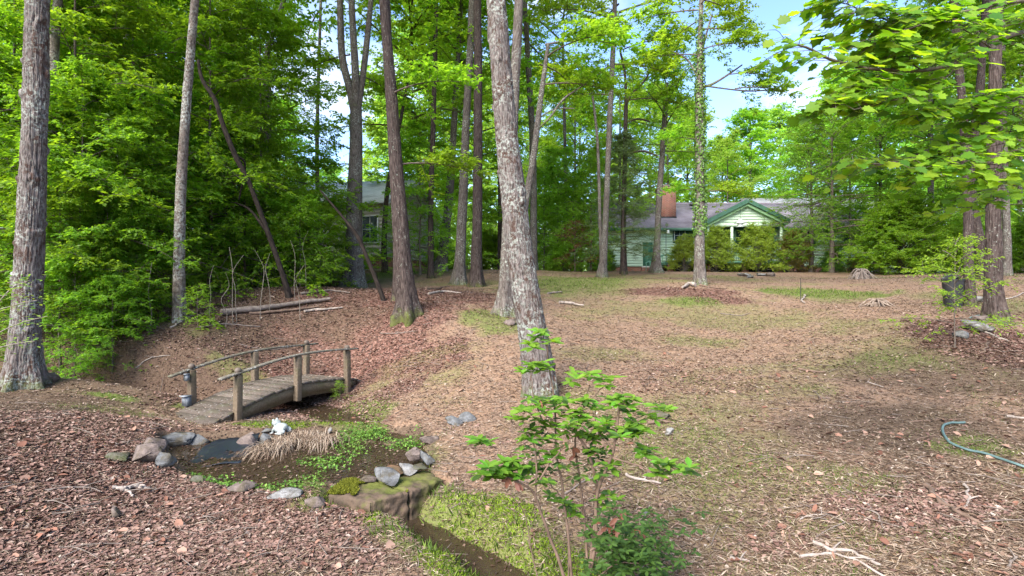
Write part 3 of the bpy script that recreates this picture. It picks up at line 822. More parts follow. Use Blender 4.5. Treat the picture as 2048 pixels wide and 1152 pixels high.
class Proto:
    def __init__(s, name, leafm, barkm, seed, trunk=None, skip=1, **k):
        rng = np.random.default_rng(seed)
        (V, F, rn), tubes = crown_arrays(rng, **k)
        s.crown = np_mesh(name + '_crown', V, F, rnd=rn, mat=leafm)
        s.limbs = tubes_mesh(name + '_limbs', tubes, barkm, skip=skip)
        s.trunk = None; s.bark = barkm
        if trunk:
            r0, r1, h = trunk
            zs = np.linspace(-0.3, h, 14)
            bx = np.cumsum(rng.normal(0, 0.05, 14)) * (h / 14) * .5; by = np.cumsum(rng.normal(0, 0.05, 14)) * (h / 14) * .5
            bx -= bx[0]; by -= by[0]
            w = sstep(0, h, zs)
            v, f, uv = tube_arrays(np.stack([bx * (1 - w), by * (1 - w), zs], -1), r0 + (r1 - r0) * np.clip(zs / h, 0, 1) ** 0.8 + r0 * 0.5 * np.exp(-(zs + .3) / 0.35), 10)
            s.trunk = np_mesh(name + '_trunk', v, f, True, uv=uv, mat=barkm)
        s.tris = len(F)
def far_profile(t): return 4.9 * math.sin(PI * min(max(0.12 + 0.84 * t, 0), 1)) ** 0.6
PR = {}
PR['far1'] = Proto('far', LEAF_FAR, BARK_C, 101, (0.24, 0.05, 17), n1=46, h0=3.0, h1=17.5, rfun=far_profile, el0=0.1, el1=1.1, n2=8, n3=7, nl=9, L=0.24, thick=0.07, flat=0.6, gap=0.12, aspect=0.7)
PR['far2'] = Proto('far', LEAF_FAR2, BARK_C, 102, (0.22, 0.05, 16), n1=40, h0=4.0, h1=16.5, rfun=lambda t: 4.4 * math.sin(PI * min(0.18 + 0.8 * t, 1)) ** 0.7, el0=0.15, el1=1.2, n2=8, n3=7, nl=9, L=0.22, thick=0.07, flat=0.6, gap=0.15, aspect=0.7)
PR['far3'] = Proto('far', LEAF_FAR, BARK_C, 103, (0.2, 0.04, 14), n1=44, h0=1.0, h1=14.5, rfun=lambda t: 4.2 * math.sin(PI * min(0.3 + 0.68 * t, 1)) ** 0.7, el0=0.0, el1=1.1, n2=8, n3=7, nl=9, L=0.22, thick=0.06, flat=0.6, gap=0.1, aspect=0.7)
PR['mid1'] = Proto('mid', LEAF_MID, BARK_C, 111, (0.17, 0.05, 14), n1=34, h0=3.5, h1=15.5, rfun=lambda t: 4.0 * math.sin(PI * min(0.2 + 0.75 * t, 1)) ** 0.6, el0=0.05, el1=1.0, n2=9, n3=8, nl=11, L=0.145, thick=0.05, flat=0.5, gap=0.22, aspect=0.65)
PR['mid2'] = Proto('mid', LEAF_MID, BARK_C, 112, (0.15, 0.04, 12), n1=30, h0=2.5, h1=13.5, rfun=lambda t: 3.4 * math.sin(PI * min(0.25 + 0.7 * t, 1)) ** 0.6, el0=0.0, el1=0.9, n2=9, n3=8, nl=11, L=0.135, thick=0.045, flat=0.5, gap=0.25, aspect=0.65)
PR['crown'] = Proto('high', LEAF_MID, BARK_C, 113, None, n1=22, h0=0, h1=6.5, rfun=lambda t: 3.4 * math.sin(PI * min(0.25 + 0.7 * t, 1)) ** 0.7, el0=0.1, el1=1.0, n2=7, n3=7, nl=10, L=0.14, thick=0.06, flat=0.5, gap=0.3, aspect=0.65)
PR['under1'] = Proto('beech', LEAF_UNDER, TWIG, 121, (0.055, 0.015, 7.5), n1=40, h0=0.7, h1=7.8, rfun=lambda t: 2.9 * (1 - t) ** 0.55 + 0.4, el0=0.0, el1=0.55, n2=9, n3=8, nl=11, L=0.1, el2=0.25, thick=0.022, flat=0.5, droop=0.2, gap=0.2, aspect=0.6)
PR['under2'] = Proto('beech', LEAF_UNDER, TWIG, 122, (0.045, 0.012, 5.5), n1=32, h0=0.5, h1=5.8, rfun=lambda t: 2.4 * (1 - t) ** 0.5 + 0.4, el0=-0.05, el1=0.5, n2=9, n3=8, nl=10, L=0.095, el2=0.25, thick=0.02, flat=0.5, droop=0.2, gap=0.2, aspect=0.6)
PR['holly'] = Proto('holly', LEAF_DARK, TWIG, 123, (0.14, 0.03, 7), n1=48, h0=0.9, h1=8.3, rfun=lambda t: 3.2 * math.sin(PI * min(0.32 + 0.62 * t, 1)) ** 0.6, el0=-0.1, el1=0.8, n2=9, n3=8, nl=11, L=0.075, thick=0.035, flat=0.6, gap=0.15, aspect=0.5, droop=0.2)
PR['cedar'] = Proto('cedar', LEAF_CEDAR, BARK_B, 124, (0.10, 0.02, 6.3), n1=64, h0=1.1, h1=6.6, rfun=lambda t: 1.9 * (1 - t) ** 0.7 + 0.15, el0=-0.15, el1=0.7, n2=9, n3=9, nl=14, L=0.06, thick=0.02, flat=0.9, aspect=0.22, droop=0.08, l3=0.55)
PR['shrub'] = Proto('shrub', LEAF_AZALEA, TWIG_L, 131, None, n1=54, h0=0.0, h1=0.9, rfun=lambda t: 1.25, el0=0.45, el1=1.45, n2=8, n3=8, nl=10, L=0.058, thick=0.016, flat=0.7, smin=0.55, droop=0.1, aspect=0.5, gap=0.1)
PR['bush'] = Proto('bush', LEAF_BUSH, TWIG, 132, None, n1=60, h0=0.0, h1=1.5, rfun=lambda t: 1.6, el0=0.3, el1=1.4, n2=8, n3=8, nl=11, L=0.08, thick=0.025, flat=0.6, smin=0.3, droop=0.12, aspect=0.5)
PR['sapling'] = Proto('sapling', LEAF_MID, TWIG, 133, (0.012, 0.004, 1.6), n1=14, h0=0.25, h1=1.7, rfun=lambda t: 0.75 * (1 - t) + 0.2, el0=0.2, el1=0.9, n2=5, n3=4, nl=7, L=0.06, thick=0.006, flat=0.35, droop=0.1, aspect=0.45)
PR['spray'] = Proto('spray', LEAF_MID, TWIG, 134, None, n1=1, h0=0, h1=0.01, rfun=lambda t: 2.6, el0=0.15, el1=0.15, n2=14, n3=9, nl=10, L=0.12, thick=0.03, flat=0.35, droop=0.12, aspect=0.65, az=(0, 0.01), gap=0.15)
PR['bamboo'] = Proto('bamboo', LEAF_FAR, TWIG_L, 135, (0.02, 0.006, 4.2), n1=40, h0=0.4, h1=4.6, rfun=lambda t: 0.75, el0=0.5, el1=1.0, n2=5, n3=5, nl=6, L=0.17, thick=0.01, flat=0.7, droop=0.3, aspect=0.3)

def plant(kind, pos, s, label, cat, group=None, leaf=None, bark=None, sz=None, name='tree', rz=None, trunk=True, crown_name='crown'):
    p = PR[kind]
    o = empty(name, pos, label, cat, group, rz if rz is not None else random.uniform(0, 6.28), (s, s, sz or s))
    if p.trunk and trunk: link('trunk', p.trunk, o, bark)
    link('limbs', p.limbs, o, bark)
    link(crown_name, p.crown, o, leaf)
    return o

# ------------------------------------------------------------------ the individually recognisable trunks
def trunk_mesh(path, radii, k, n, flare=0.5, flare_h=0.35, furrow=0.0, fu=0.03, fv=0.22, knob=0.0, seed=0, lobes=5):
    """path: control points; radii at them. A displaced, flared trunk."""
    pr = smooth_path([(*p, r) for p, r in zip(path, radii)], n)
    pts, rad = pr[:, :3], pr[:, 3]
    V, F, uv = tube_arrays(pts, rad, k)
    V = V.reshape(n, k + 1, 3); UV = uv.reshape(n, k + 1, 2)
    th = np.linspace(0, 2 * PI, k + 1); hgt = UV[:, 0, 1][:, None] * np.ones(k + 1)
    out = V - pts[:, None]
    out = out / (np.linalg.norm(out, axis=-1, keepdims=True) + 1e-9)
    r = rad[:, None]
    ct, sn = np.cos(th)[None], np.sin(th)[None]
    base = 0.4
    lob = 0.55 + 0.45 * np.cos(th * lobes + seed) + 0.4 * vnoise(ct * 2.0 + seed, sn * 2.0, seed=seed)
    h = np.clip(hgt - base, -1, 99)
    dsp = r * flare * np.exp(-np.clip(h, 0, 9) / flare_h) * np.clip(lob, 0.15, 1.3)
    dsp = dsp + r * 0.06 * vnoise(ct * 1.5 + seed, sn * 1.5, hgt * 1.2, seed=seed + 5)
    if furrow:
        warp = 0.5 * vnoise(ct * r / 0.15, sn * r / 0.15, hgt / 0.12, seed=seed + 8)
        q = 1 - np.abs(vnoise(ct * r / fu + warp, sn * r / fu + warp, hgt / fv, seed=seed + 1))
        q2 = 1 - np.abs(vnoise(ct * r / (fu * .45) + warp, sn * r / (fu * .45), hgt / (fv * .5), seed=seed + 2))
        dsp = dsp - furrow * (0.75 * q ** 3 + 0.35 * q2 ** 2)
    if knob:
        kn = vnoise(ct * r / 0.12, sn * r / 0.12, hgt / 0.16, seed=seed + 11)
        dsp = dsp + knob * sstep(0.5, 0.8, kn) - knob * 0.7 * sstep(0.35, 0.6, vnoise(ct * r / 0.05, sn * r / 0.05, hgt / 0.06, seed=seed + 12) + 0.0) * sstep(0.2, 0.5, kn)
    V = V + out * dsp[..., None]
    return V.reshape(-1, 3), F, UV.reshape(-1, 2)

def tree(name, D, base, pts, mat, label, k=20, n=50, flare=0.5, furrow=0.0, knob=0.0, extra=4.0, forks=(), crown=None, seed=0, group=None, cat='tree', dD=0.0, flare_h=0.35, fu=0.03, fv=0.22, sink=0.4):
    """pts: (px, py, width px) from the base up; first is at ground level"""
    bx, by, bw = base
    ob_ = 1 / math.sqrt(1 + ((bx - 1024) / FPX) ** 2)        # a round trunk looks wider off the view axis
    pts = [(q[0], q[1], q[2] * ob_) for q in pts]; bw *= ob_
    b = P(bx, by, D); b.z = hz(b.x, b.y)
    o = empty(name, b, label, cat, group)
    path = [Vector((0, 0, -sink))]; rr = [bw / FPX * D / 2]
    path.append(Vector((0, 0, 0.0))); rr.append(bw / FPX * D / 2)
    N = len(pts)
    for i, (px, py, w) in enumerate(pts):
        q = P(px, py, D + dD * (i + 1) / N) - b
        path.append(q); rr.append(w / FPX * D / 2)
    if extra:
        d = (path[-1] - path[-2]).normalized()
        path.append(path[-1] + d * extra); rr.append(rr[-1] * 0.82)
    V, F, uv = trunk_mesh([tuple(p) for p in path], rr, k, n, flare, flare_h, furrow, fu, fv, knob, seed)
    link('trunk', np_mesh('trunk', V, F, True, uv=uv, mat=mat), o)
    for f in forks:
        fp = [P(px, py, D + dd) - b for px, py, w, dd in f]; fr = [q[2] / FPX * D / 2 for q in f]
        pr = smooth_path([(*p, r) for p, r in zip(fp, fr)], 18)
        v, ff, uv = tube_arrays(pr[:, :3], pr[:, 3], 10)
        link('limb', np_mesh('limb', v, ff, True, uv=uv, mat=mat), o)
    if crown:
        kind, frac, sc, lm = crown
        top = path[-1]
        link('crown_limbs', PR[kind].limbs, o, mat, loc=(top.x, top.y, top.z + frac), scale=sc, rot=(0, 0, seed * 1.3))
        link('crown', PR[kind].crown, o, lm, loc=(top.x, top.y, top.z + frac), scale=sc, rot=(0, 0, seed * 1.3))
    return o
def spray(o, px, py, D, az, sc, leaf=None, name='leafy_branch', tilt=0.0):
    """a leafy side branch hung on tree o; limb and its leaves"""
    b = P(px, py, D) - o.location
    l = link(name, PR['spray'].limbs, o, None, loc=b, rot=(0, tilt, az), scale=sc)
    link('leaves', PR['spray'].crown, l, leaf)

# the big foreground trees
t = tree('tall_tree', 8.3, (48, 772, 76), [(49, 690, 68), (57, 560, 66), (64, 400, 61), (71, 200, 58), (76, 0, 54)], BARK_A, 'thick grey furrowed trunk with dark knots, nearest tree on the left',
     k=190, n=420, flare=0.65, furrow=0.016, knob=0.03, seed=3, fu=0.026, fv=0.3, crown=('crown', -0.8, 1.1, LEAF_MID))
t = tree('tall_tree', 8.0, (1082, 792, 68), [(1071, 700, 61), (1056, 610, 57), (1036, 480, 54), (1022, 350, 50), (1007, 200, 45), (992, 0, 40)], BARK_A, 'large leaning grey trunk with lichen and dark scars standing in the middle of the clearing',
     k=190, n=420, flare=0.22, furrow=0.014, knob=0.024, seed=5, fu=0.024, fv=0.2, flare_h=0.25)
t = tree('tall_tree', 11, (1990, 640, 46), [(1987, 560, 40), (1987, 400, 36), (1990, 200, 31), (1992, 0, 28)], BARK_B, 'tall dark trunk with deeply ridged bark on the right beside the pale rock',
     k=120, n=240, flare=0.6, furrow=0.02, seed=7, fu=0.034, fv=0.3, crown=('crown', -0.5, 1.2, LEAF_MID))
t = tree('tall_tree', 12.0, (818, 628, 44), [(808, 540, 36), (797, 400, 31), (783, 200, 25), (768, 0, 20)], BARK_B, 'dark straight trunk with a flared mossy foot, leaning left towards its top',
     k=80, n=200, flare=0.75, furrow=0.014, seed=8, fu=0.03, fv=0.3, flare_h=0.3)
spray(t, 792, 330, 12, 0.3, 0.75, LEAF_MID); spray(t, 780, 190, 12, -0.5, 0.8, LEAF_MID)
tree('tall_tree', 13.5, (795, 602, 17), [(793, 500, 14), (789, 300, 12), (780, 100, 10)], BARK_B, 'slim dark trunk close behind the flared mossy one', k=20, n=60, seed=9)
t = tree('tall_tree', 12.5, (1010, 630, 34), [(1012, 560, 27), (1018, 400, 24), (1028, 200, 21), (1038, 0, 19)], BARK_C, 'dark grey trunk half hidden behind the leaning middle trunk',
     k=60, n=160, flare=0.7, furrow=0.012, seed=10)
t = tree('tall_tree', 11, (358, 640, 28), [(358, 560, 26), (361, 400, 23), (370, 250, 21), (380, 120, 19), (390, 0, 17)], BARK_D, 'slim pale spotted trunk with small dark knot holes at the left wood edge',
     k=60, n=200, flare=0.3, furrow=0.004, knob=0.014, seed=11, crown=('crown', -0.5, 1.1, LEAF_MID))
t = tree('tall_tree', 12, (106, 655, 28), [(104, 500, 26), (104, 300, 24), (108, 100, 22), (116, 0, 20)], BARK_D, 'knobby dark trunk just right of the thick left trunk', k=48, n=120, knob=0.03, seed=12, crown=('crown', -0.5, 1.2, LEAF_MID))
tree('leaning_tree', 13, (577, 592, 12), [(562, 540, 11), (534, 460, 11), (508, 390, 10), (496, 360, 10), (470, 310, 11), (446, 250, 10), (430, 200, 9), (405, 160, 8), (396, 120, 6)], BARK_E, 'thin dark curved tree leaning left above the fallen log', k=14, n=70, extra=0, seed=13, flare=0.4,
     forks=[[(532, 460, 7, 0), (500, 420, 5, 0.3), (470, 405, 3, .6)], [(470, 310, 6, 0), (490, 330, 4, 0.2), (478, 400, 3, .4)]])
t = tree('forked_tree', 19, (706, 577, 48), [(708, 520, 37), (709, 400, 32), (712, 300, 27), (712, 215, 24)], BARK_C, 'tall grey tree splitting into three upright stems', k=48, n=120, flare=0.55, furrow=0.012, seed=14, extra=0, flare_h=0.5,
     forks=[[(712, 240, 16, 0), (700, 180, 15, 0), (684, 110, 14, .1), (680, 0, 12, .2), (676, -60, 10, .2)], [(712, 240, 18, 0), (711, 150, 15, -.1), (706, 60, 13, -.2), (700, -60, 11, -.2)], [(712, 240, 14, 0), (722, 180, 12, 0), (732, 100, 12, .1), (742, 0, 10, .2), (748, -60, 9, .2)]])
link('crown', PR['crown'].crown, t, LEAF_MID, loc=(0, 0, 9.5), scale=1.2); spray(t, 712, 150, 19, 1.2, 1.0, LEAF_FAR2); spray(t, 700, 110, 19, 2.6, 1.0, LEAF_FAR2); spray(t, 712, 330, 19, 2.9, 0.9, LEAF_FAR2)
tree('leaning_tree', 13.5, (767, 602, 9), [(752, 560, 9), (736, 520, 8), (718, 478, 8), (700, 452, 7), (678, 425, 5), (655, 398, 4), (640, 380, 3)], BARK_E, 'small bare leaning tree crossing in front of the forked tree', k=10, n=50, extra=0, seed=15, flare=0.3)
tree('tall_tree', 22, (862, 556, 12), [(862, 400, 11), (868, 200, 10), (873, 0, 8)], BARK_B, 'thin dark trunk left of the leaning pale trunk by the beige house', k=14, n=50, seed=16, crown=('crown', -4, 1.2, LEAF_MID))
tree('leaning_tree', 25, (880, 543, 28), [(886, 510, 20), (892, 450, 18), (898, 400, 17), (905, 300, 14), (912, 180, 11)], BARK_C, 'pale leaning trunk with a spreading foot in front of the beige house', k=20, n=60, seed=17, flare=0.8, crown=('crown', -5, 1.1, LEAF_MID))
tree('tall_tree', 20, (918, 568, 27), [(920, 520, 22), (926, 400, 19), (932, 250, 16), (940, 100, 14), (944, 0, 13)], BARK_C, 'mid grey trunk with mossy foot, left of a similar darker one', k=40, n=110, flare=0.6, furrow=0.01, seed=18, crown=('crown', -3, 1.2, LEAF_MID))
t = tree('tall_tree', 19, (953, 573, 29), [(953, 520, 23), (955, 400, 20), (956, 200, 18), (955, 0, 16)], BARK_B, 'straight dark ridged trunk, rightmost of the pair left of the middle trunk', k=40, n=110, flare=0.7, furrow=0.012, seed=19, crown=('crown', -1, 1.3, LEAF_MID))
tree('tall_tree', 27, (1067, 540, 15), [(1067, 450, 14), (1066, 300, 13), (1056, 120, 11)], BARK_C, 'pale straight trunk right behind the leaning middle trunk', k=16, n=50, seed=20, crown=('crown', -3, 1.3, LEAF_FAR2))
t = tree('leaning_tree', 17, (1036, 590, 16), [(1042, 480, 15), (1052, 400, 14), (1066, 320, 13), (1076, 240, 12), (1085, 170, 10), (1092, 120, 8)], BARK_C, 'slim tree leaning right out from behind the middle trunk, one long side limb', k=18, n=70, seed=21, extra=0.5,
     forks=[[(1078, 255, 5, 0), (1100, 235, 4, .1), (1125, 200, 4, .2), (1160, 175, 3, .3), (1195, 150, 2.5, .3), (1218, 130, 2, .3)], [(1080, 235, 3, 0), (1110, 218, 3, .2), (1150, 217, 2, .2)]])
spray(t, 1085, 170, 17, 0.2, 1.0, LEAF_FAR2); spray(t, 1080, 130, 17, 1.0, 1.0, LEAF_MID); spray(t, 1092, 115, 17, -0.8, 1.0, LEAF_FAR2); spray(t, 1090, 90, 17, 0.0, 1.1, LEAF_MID)
t = tree('tall_tree', 24.5, (1204, 554, 18), [(1208, 500, 14), (1213, 400, 12), (1219, 250, 11), (1226, 100, 10), (1230, 0, 9)], BARK_C, 'slim straight trunk with a mossy foot, with a thinner stem on its left', k=20, n=70, flare=0.6, seed=22, crown=('crown', -5, 1.3, LEAF_FAR2),
     forks=[[(1203, 530, 7, .1), (1200, 440, 7, .1), (1196, 300, 6, .1), (1190, 230, 5, .1), (1184, 180, 4, .1), (1190, 160, 3, .1)]])
spray(t, 1222, 130, 24.5, 0.3, 1.3, LEAF_FAR2); spray(t, 1222, 190, 24.5, 3.0, 1.3, LEAF_FAR2)
t = tree('tall_tree', 27, (1247, 548, 14), [(1247, 450, 11), (1250, 300, 9), (1252, 200, 8)], BARK_B, 'thin forking dark trunk beside the cedar and left of the green house', k=14, n=50, seed=23, extra=0,
     forks=[[(1252, 210, 7, 0), (1262, 190, 5, 0), (1290, 160, 4, 0), (1310, 120, 3, 0)], [(1252, 210, 7, 0), (1250, 150, 5, 0), (1240, 100, 4, 0)], [(1251, 245, 4, 0), (1275, 238, 4, 0), (1300, 243, 3, 0)], [(1252, 308, 4, 0), (1285, 302, 4, 0), (1315, 312, 3, 0)]])
spray(t, 1260, 200, 27, 0.2, 1.2, LEAF_FAR2); spray(t, 1250, 150, 27, 2.5, 1.2, LEAF_FAR2); spray(t, 1300, 130, 27, 0.8, 1.0, LEAF_FAR2); spray(t, 1245, 100, 27, -0.5, 1.2, LEAF_FAR2)
tree('tall_tree', 28, (1311, 545, 20), [(1314, 490, 14), (1318, 400, 12), (1325, 300, 11), (1331, 205, 9)], BARK_C, 'grey trunk in front of the green house just left of its chimney', k=18, n=60, seed=24, flare=0.9, extra=1, crown=('crown', -3.5, 0.8, LEAF_FAR2))
t = tree('ivy_tree', 17.5, (1400, 570, 25), [(1399, 500, 21), (1400, 400, 20), (1399, 300, 18), (1399, 200, 16), (1400, 100, 12), (1402, 20, 9)], BARK_C, 'ivy covered trunk standing alone in front of the green house gable', k=40, n=120, flare=0.35, furrow=0.008, seed=25, extra=2,
     forks=[[(1402, 175, 6, 0), (1425, 168, 5, .1), (1455, 150, 4, .2), (1484, 130, 3, .3)], [(1403, 170, 4, 0), (1440, 176, 3, .1), (1500, 182, 3, .3), (1560, 178, 2, .4)],
            [(1402, 110, 5, 0), (1412, 70, 4, .1), (1424, 30, 3, .2)], [(1398, 160, 4, 0), (1375, 120, 3, .2), (1340, 100, 2, .3)]])
for (px, py, az, sc, lm) in ((1400, 60, 0.2, 0.8, LEAF_FAR2), (1400, 40, 1.9, 0.8, LEAF_FAR2), (1400, 100, -0.3, 0.75, LEAF_FAR2), (1400, 110, 3.0, 0.8, LEAF_FAR2), (1455, 150, 0.1, 0.7, LEAF_FAR2), (1470, 178, 0.15, 0.8, LEAF_FAR2), (1400, 20, 2.8, 0.9, LEAF_FAR2),
                             (1400, 0, 0.6, 0.9, LEAF_FAR2), (1400, 10, -1.2, 0.8, LEAF_FAR2), (1400, 280, 3.3, 0.55, LEAF_FAR2), (1400, 380, 2.7, 0.45, LEAF_FAR2), (1400, 385, 0.2, 0.7, LEAF_FAR2)):
    spray(t, px, py, 17.5, az, sc, lm)
# ivy on its bark
rng = np.random.default_rng(77); n = 2600
tt = rng.random(n) ** 0.8; py = 20 + (470 - 20) * tt; th = rng.random(n) * 2 * PI
rad = (9 + 12 * (py / 500)) / FPX * 17.5 / 2 * 1.05 + rng.random(n) * 0.05
c = np.stack([np.full(n, (1400 - 1024) / FPX * 17.5), np.full(n, 17.5), (576 - py) / FPX * 17.5], -1) - np.array(t.location)
o_ = np.stack([np.cos(th), np.sin(th), np.zeros(n)], -1)
V, F, k = leaf_arrays(c + o_ * rad[:, None], norm(np.stack([rng.normal(0, .5, n), rng.normal(0, .5, n), -np.ones(n)], -1) + o_ * .6), norm(o_ + rng.normal(0, .3, (n, 3))), rng.uniform(.05, .09, n), rng.uniform(.05, .08, n))
link('ivy', np_mesh('ivy', V, F, rnd=np.repeat(rng.random(n), k), mat=LEAF_BUSH), t)
# right edge group
tree('tall_tree', 13, (1941, 612, 26), [(1936, 500, 23), (1936, 400, 22), (1928, 250, 20), (1915, 100, 18), (1908, 0, 17)], BARK_B, 'dark trunk with a black bin at its foot, left of the ridged one', k=60, n=160, flare=0.3, furrow=0.012, seed=26, crown=('crown', 0, 1.2, LEAF_DARK))
tree('leaning_tree', 18, (1970, 560, 34), [(1962, 500, 28), (1946, 420, 26), (1940, 330, 24), (1958, 200, 20), (1965, 100, 18)], BARK_B, 'dark crooked trunk seen between the two right hand trunks', k=30, n=80, furrow=0.012, seed=27, crown=('crown', 0, 1.3, LEAF_DARK))
tree('tall_tree', 22, (2015, 551, 20), [(2013, 450, 18), (2008, 300, 16), (2004, 100, 14)], BARK_C, 'slim grey trunk farthest to the right, behind the ridged one', k=16, n=50, seed=28, crown=('crown', 0, 1.3, LEAF_UNDER))
tree('tall_tree', 30, (2045, 545, 12), [(2040, 400, 11), (2042, 200, 10)], BARK_C, 'thin trunk in the right hand wood at the frame edge', k=12, n=40, seed=29)
# trunks deep in the left wood
for i, (D, base, pts, lab, bm) in enumerate([
        (16, (178, 600, 34), [(178, 400, 33), (176, 200, 31), (190, 0, 28)], 'broad shaded trunk in the left wood behind beech foliage', BARK_C),
        (17, (250, 585, 17), [(248, 400, 15), (250, 200, 14), (254, 0, 12)], 'slim shaded trunk in the left wood, mossy below', BARK_D),
        (22, (535, 560, 15), [(535, 300, 14), (533, 120, 12), (556, 40, 10)], 'mid distance trunk left of the fork, leaning right at its top', BARK_C),
        (14, (140, 620, 12), [(138, 470, 11), (150, 300, 9), (165, 120, 6)], 'crooked slim sapling trunk with mossy bark near the left knobby trunk', BARK_C),
        (24, (300, 560, 14), [(302, 300, 12), (300, 0, 10)], 'thin distant trunk between the slim pale trunk and the left wood', BARK_C),
        (26, (640, 548, 9), [(634, 300, 8), (640, 60, 6)], 'very thin pale stem just left of the forked tree', BARK_D),
        (24, (770, 550, 12), [(768, 480, 11), (775, 380, 9), (790, 300, 7)], 'small crooked tree standing in the beige house lawn', BARK_B),
        (30, (1000, 543, 10), [(1000, 350, 9), (996, 100, 7)], 'thin far trunk just left of the middle trunk', BARK_B),
        (34, (1130, 545, 8), [(1132, 400, 7), (1128, 200, 6)], 'thin far trunk rising out of the bamboo thicket', BARK_C)]):
    tree('wood_tree', D, base, pts, bm, lab, k=24, n=60, flare=0.4, seed=40 + i, furrow=0.008 if base[2] > 20 else 0, crown=('crown', -3, 1.2, LEAF_MID) if D > 15 else None)
# ------------------------------------------------------------------ background and understory vegetation
def gpos(px, D):
    X = (px - 1024) / FPX * D
    return (X, D, hz(X, D) - 0.05)
# woods behind both houses (each tree its own thing)
FAR = [('far1', -250, 62, 1.3, 'L'), ('far2', -60, 55, 1.25, 'L'), ('far3', 60, 60, 1.35, 'L'), ('far1', 170, 48, 1.15, 'L'), ('far2', 290, 58, 1.35, 'L'), ('far3', 400, 46, 1.15, 'L'),
       ('far1', 490, 62, 1.3, 'L'), ('far2', 560, 50, 0.95, 'L'), ('far3', 660, 68, 0.95, 'L'),
       ('far3', 780, 60, 1.35, 'M'), ('far1', 850, 52, 1.3, 'M'), ('far2', 930, 64, 1.5, 'M'), ('far1', 1010, 50, 1.1, 'M'), ('far3', 1090, 58, 1.0, 'M'), ('far2', 1160, 48, 0.92, 'M'), ('far3', 1240, 66, 1.0, 'M'),
       ('far1', 1300, 52, 1.0, 'H'), ('far2', 1375, 58, 1.1, 'H'), ('far3', 1445, 54, 0.92, 'H'), ('far2', 1500, 49, 0.88, 'H'), ('far1', 1560, 58, 0.98, 'H'), ('far3', 1615, 50, 1.0, 'H'), ('far2', 1690, 56, 1.25, 'H'),
       ('far1', 1770, 50, 1.2, 'R'), ('far3', 1850, 60, 1.5, 'R'), ('far2', 1930, 48, 1.3, 'R'), ('far1', 2020, 56, 1.5, 'R'), ('far3', 2120, 50, 1.3, 'R'), ('far1', 2260, 55, 1.4, 'R')]
_where = {'L': ('broadleaf tree in the deep wood behind the left beech thicket', 'far trees behind the left thicket'),
          'M': ('pale green broadleaf tree in the far wood behind the middle trunks', 'far trees behind the middle trunks'),
          'H': ('sunlit yellow green tree rising behind the green house roof', 'far trees behind the green house'),
          'R': ('broadleaf tree in the far wood beyond the right hand trunks', 'far trees beyond the right trunks')}
ORD = ['leftmost', 'second from left', 'third from left', 'fourth from left', 'fifth from left', 'sixth from left', 'seventh from left', 'eighth from left', 'ninth from left', 'tenth from left', 'eleventh from left',
       'twelfth from left', 'thirteenth from left', 'fourteenth from left', 'fifteenth from left', 'sixteenth from left', 'seventeenth from left']
for kind, px, D, s, w in FAR:
    od = ORD[sorted(q[1] for q in FAR if q[4] == w).index(px)]
    plant(kind, gpos(px, D), s, _where[w][0] + ', ' + od, 'tree', _where[w][1], leaf=None, name='far_tree')
rng = np.random.default_rng(88)
n = 150000
X = rng.uniform(-120, 120, n); Yd = rng.uniform(74, 92, n); Z = 1 + 15 * rng.random(n) ** 1.3
kp = (fbm(X * .13, Z * .2, Yd * .1, oct=4, seed=6) + .35 - .5 * (Z > 9 + 4 * fbm(X * .1, X * 0, seed=7))) > 0
X, Yd, Z = X[kp], Yd[kp], Z[kp]; n = len(X)
L = rng.uniform(.4, .8, n)
V, F, k = leaf_arrays(np.column_stack([X, Yd, Z]), rand_dirs(n, rng, .4), norm(rng.normal(0, .7, (n, 3)) + np.array([0, 0, 1.0])), L, L * .7)
tag(link('distant_woods', np_mesh('distant_woods', V, F, rnd=np.repeat(rng.random(n), k), mat=LEAF_FAR)), 'pale green distant woods closing the view behind everything', 'woods', kind='stuff')
# low leafy edge closing the view under the crowns
LOW = sorted([(-100, 40, 1.2), (60, 38, 1.1), (200, 42, 1.2), (330, 38, 1.1), (450, 44, 1.2), (900, 44, 1.1), (960, 40, .9), (1030, 42, 1.0), (1090, 40, 0.9), (1150, 44, 1.0), (1820, 42, 1.0), (1890, 40, 1.1), (1960, 38, 1.0), (2050, 40, 1.1), (2150, 36, 1.0), (1760, 46, 1.1), (1240, 46, 1.0)])
for i, (px, D, s) in enumerate(LOW):
    plant('far3', gpos(px, D), s * 0.42, ORD[i] + ' low bushy tree at the bottom of the far wood edge', 'tree', 'low bushy trees along the far wood edge', leaf=(LEAF_FAR2 if i % 2 else LEAF_FAR), name='bushy_tree')
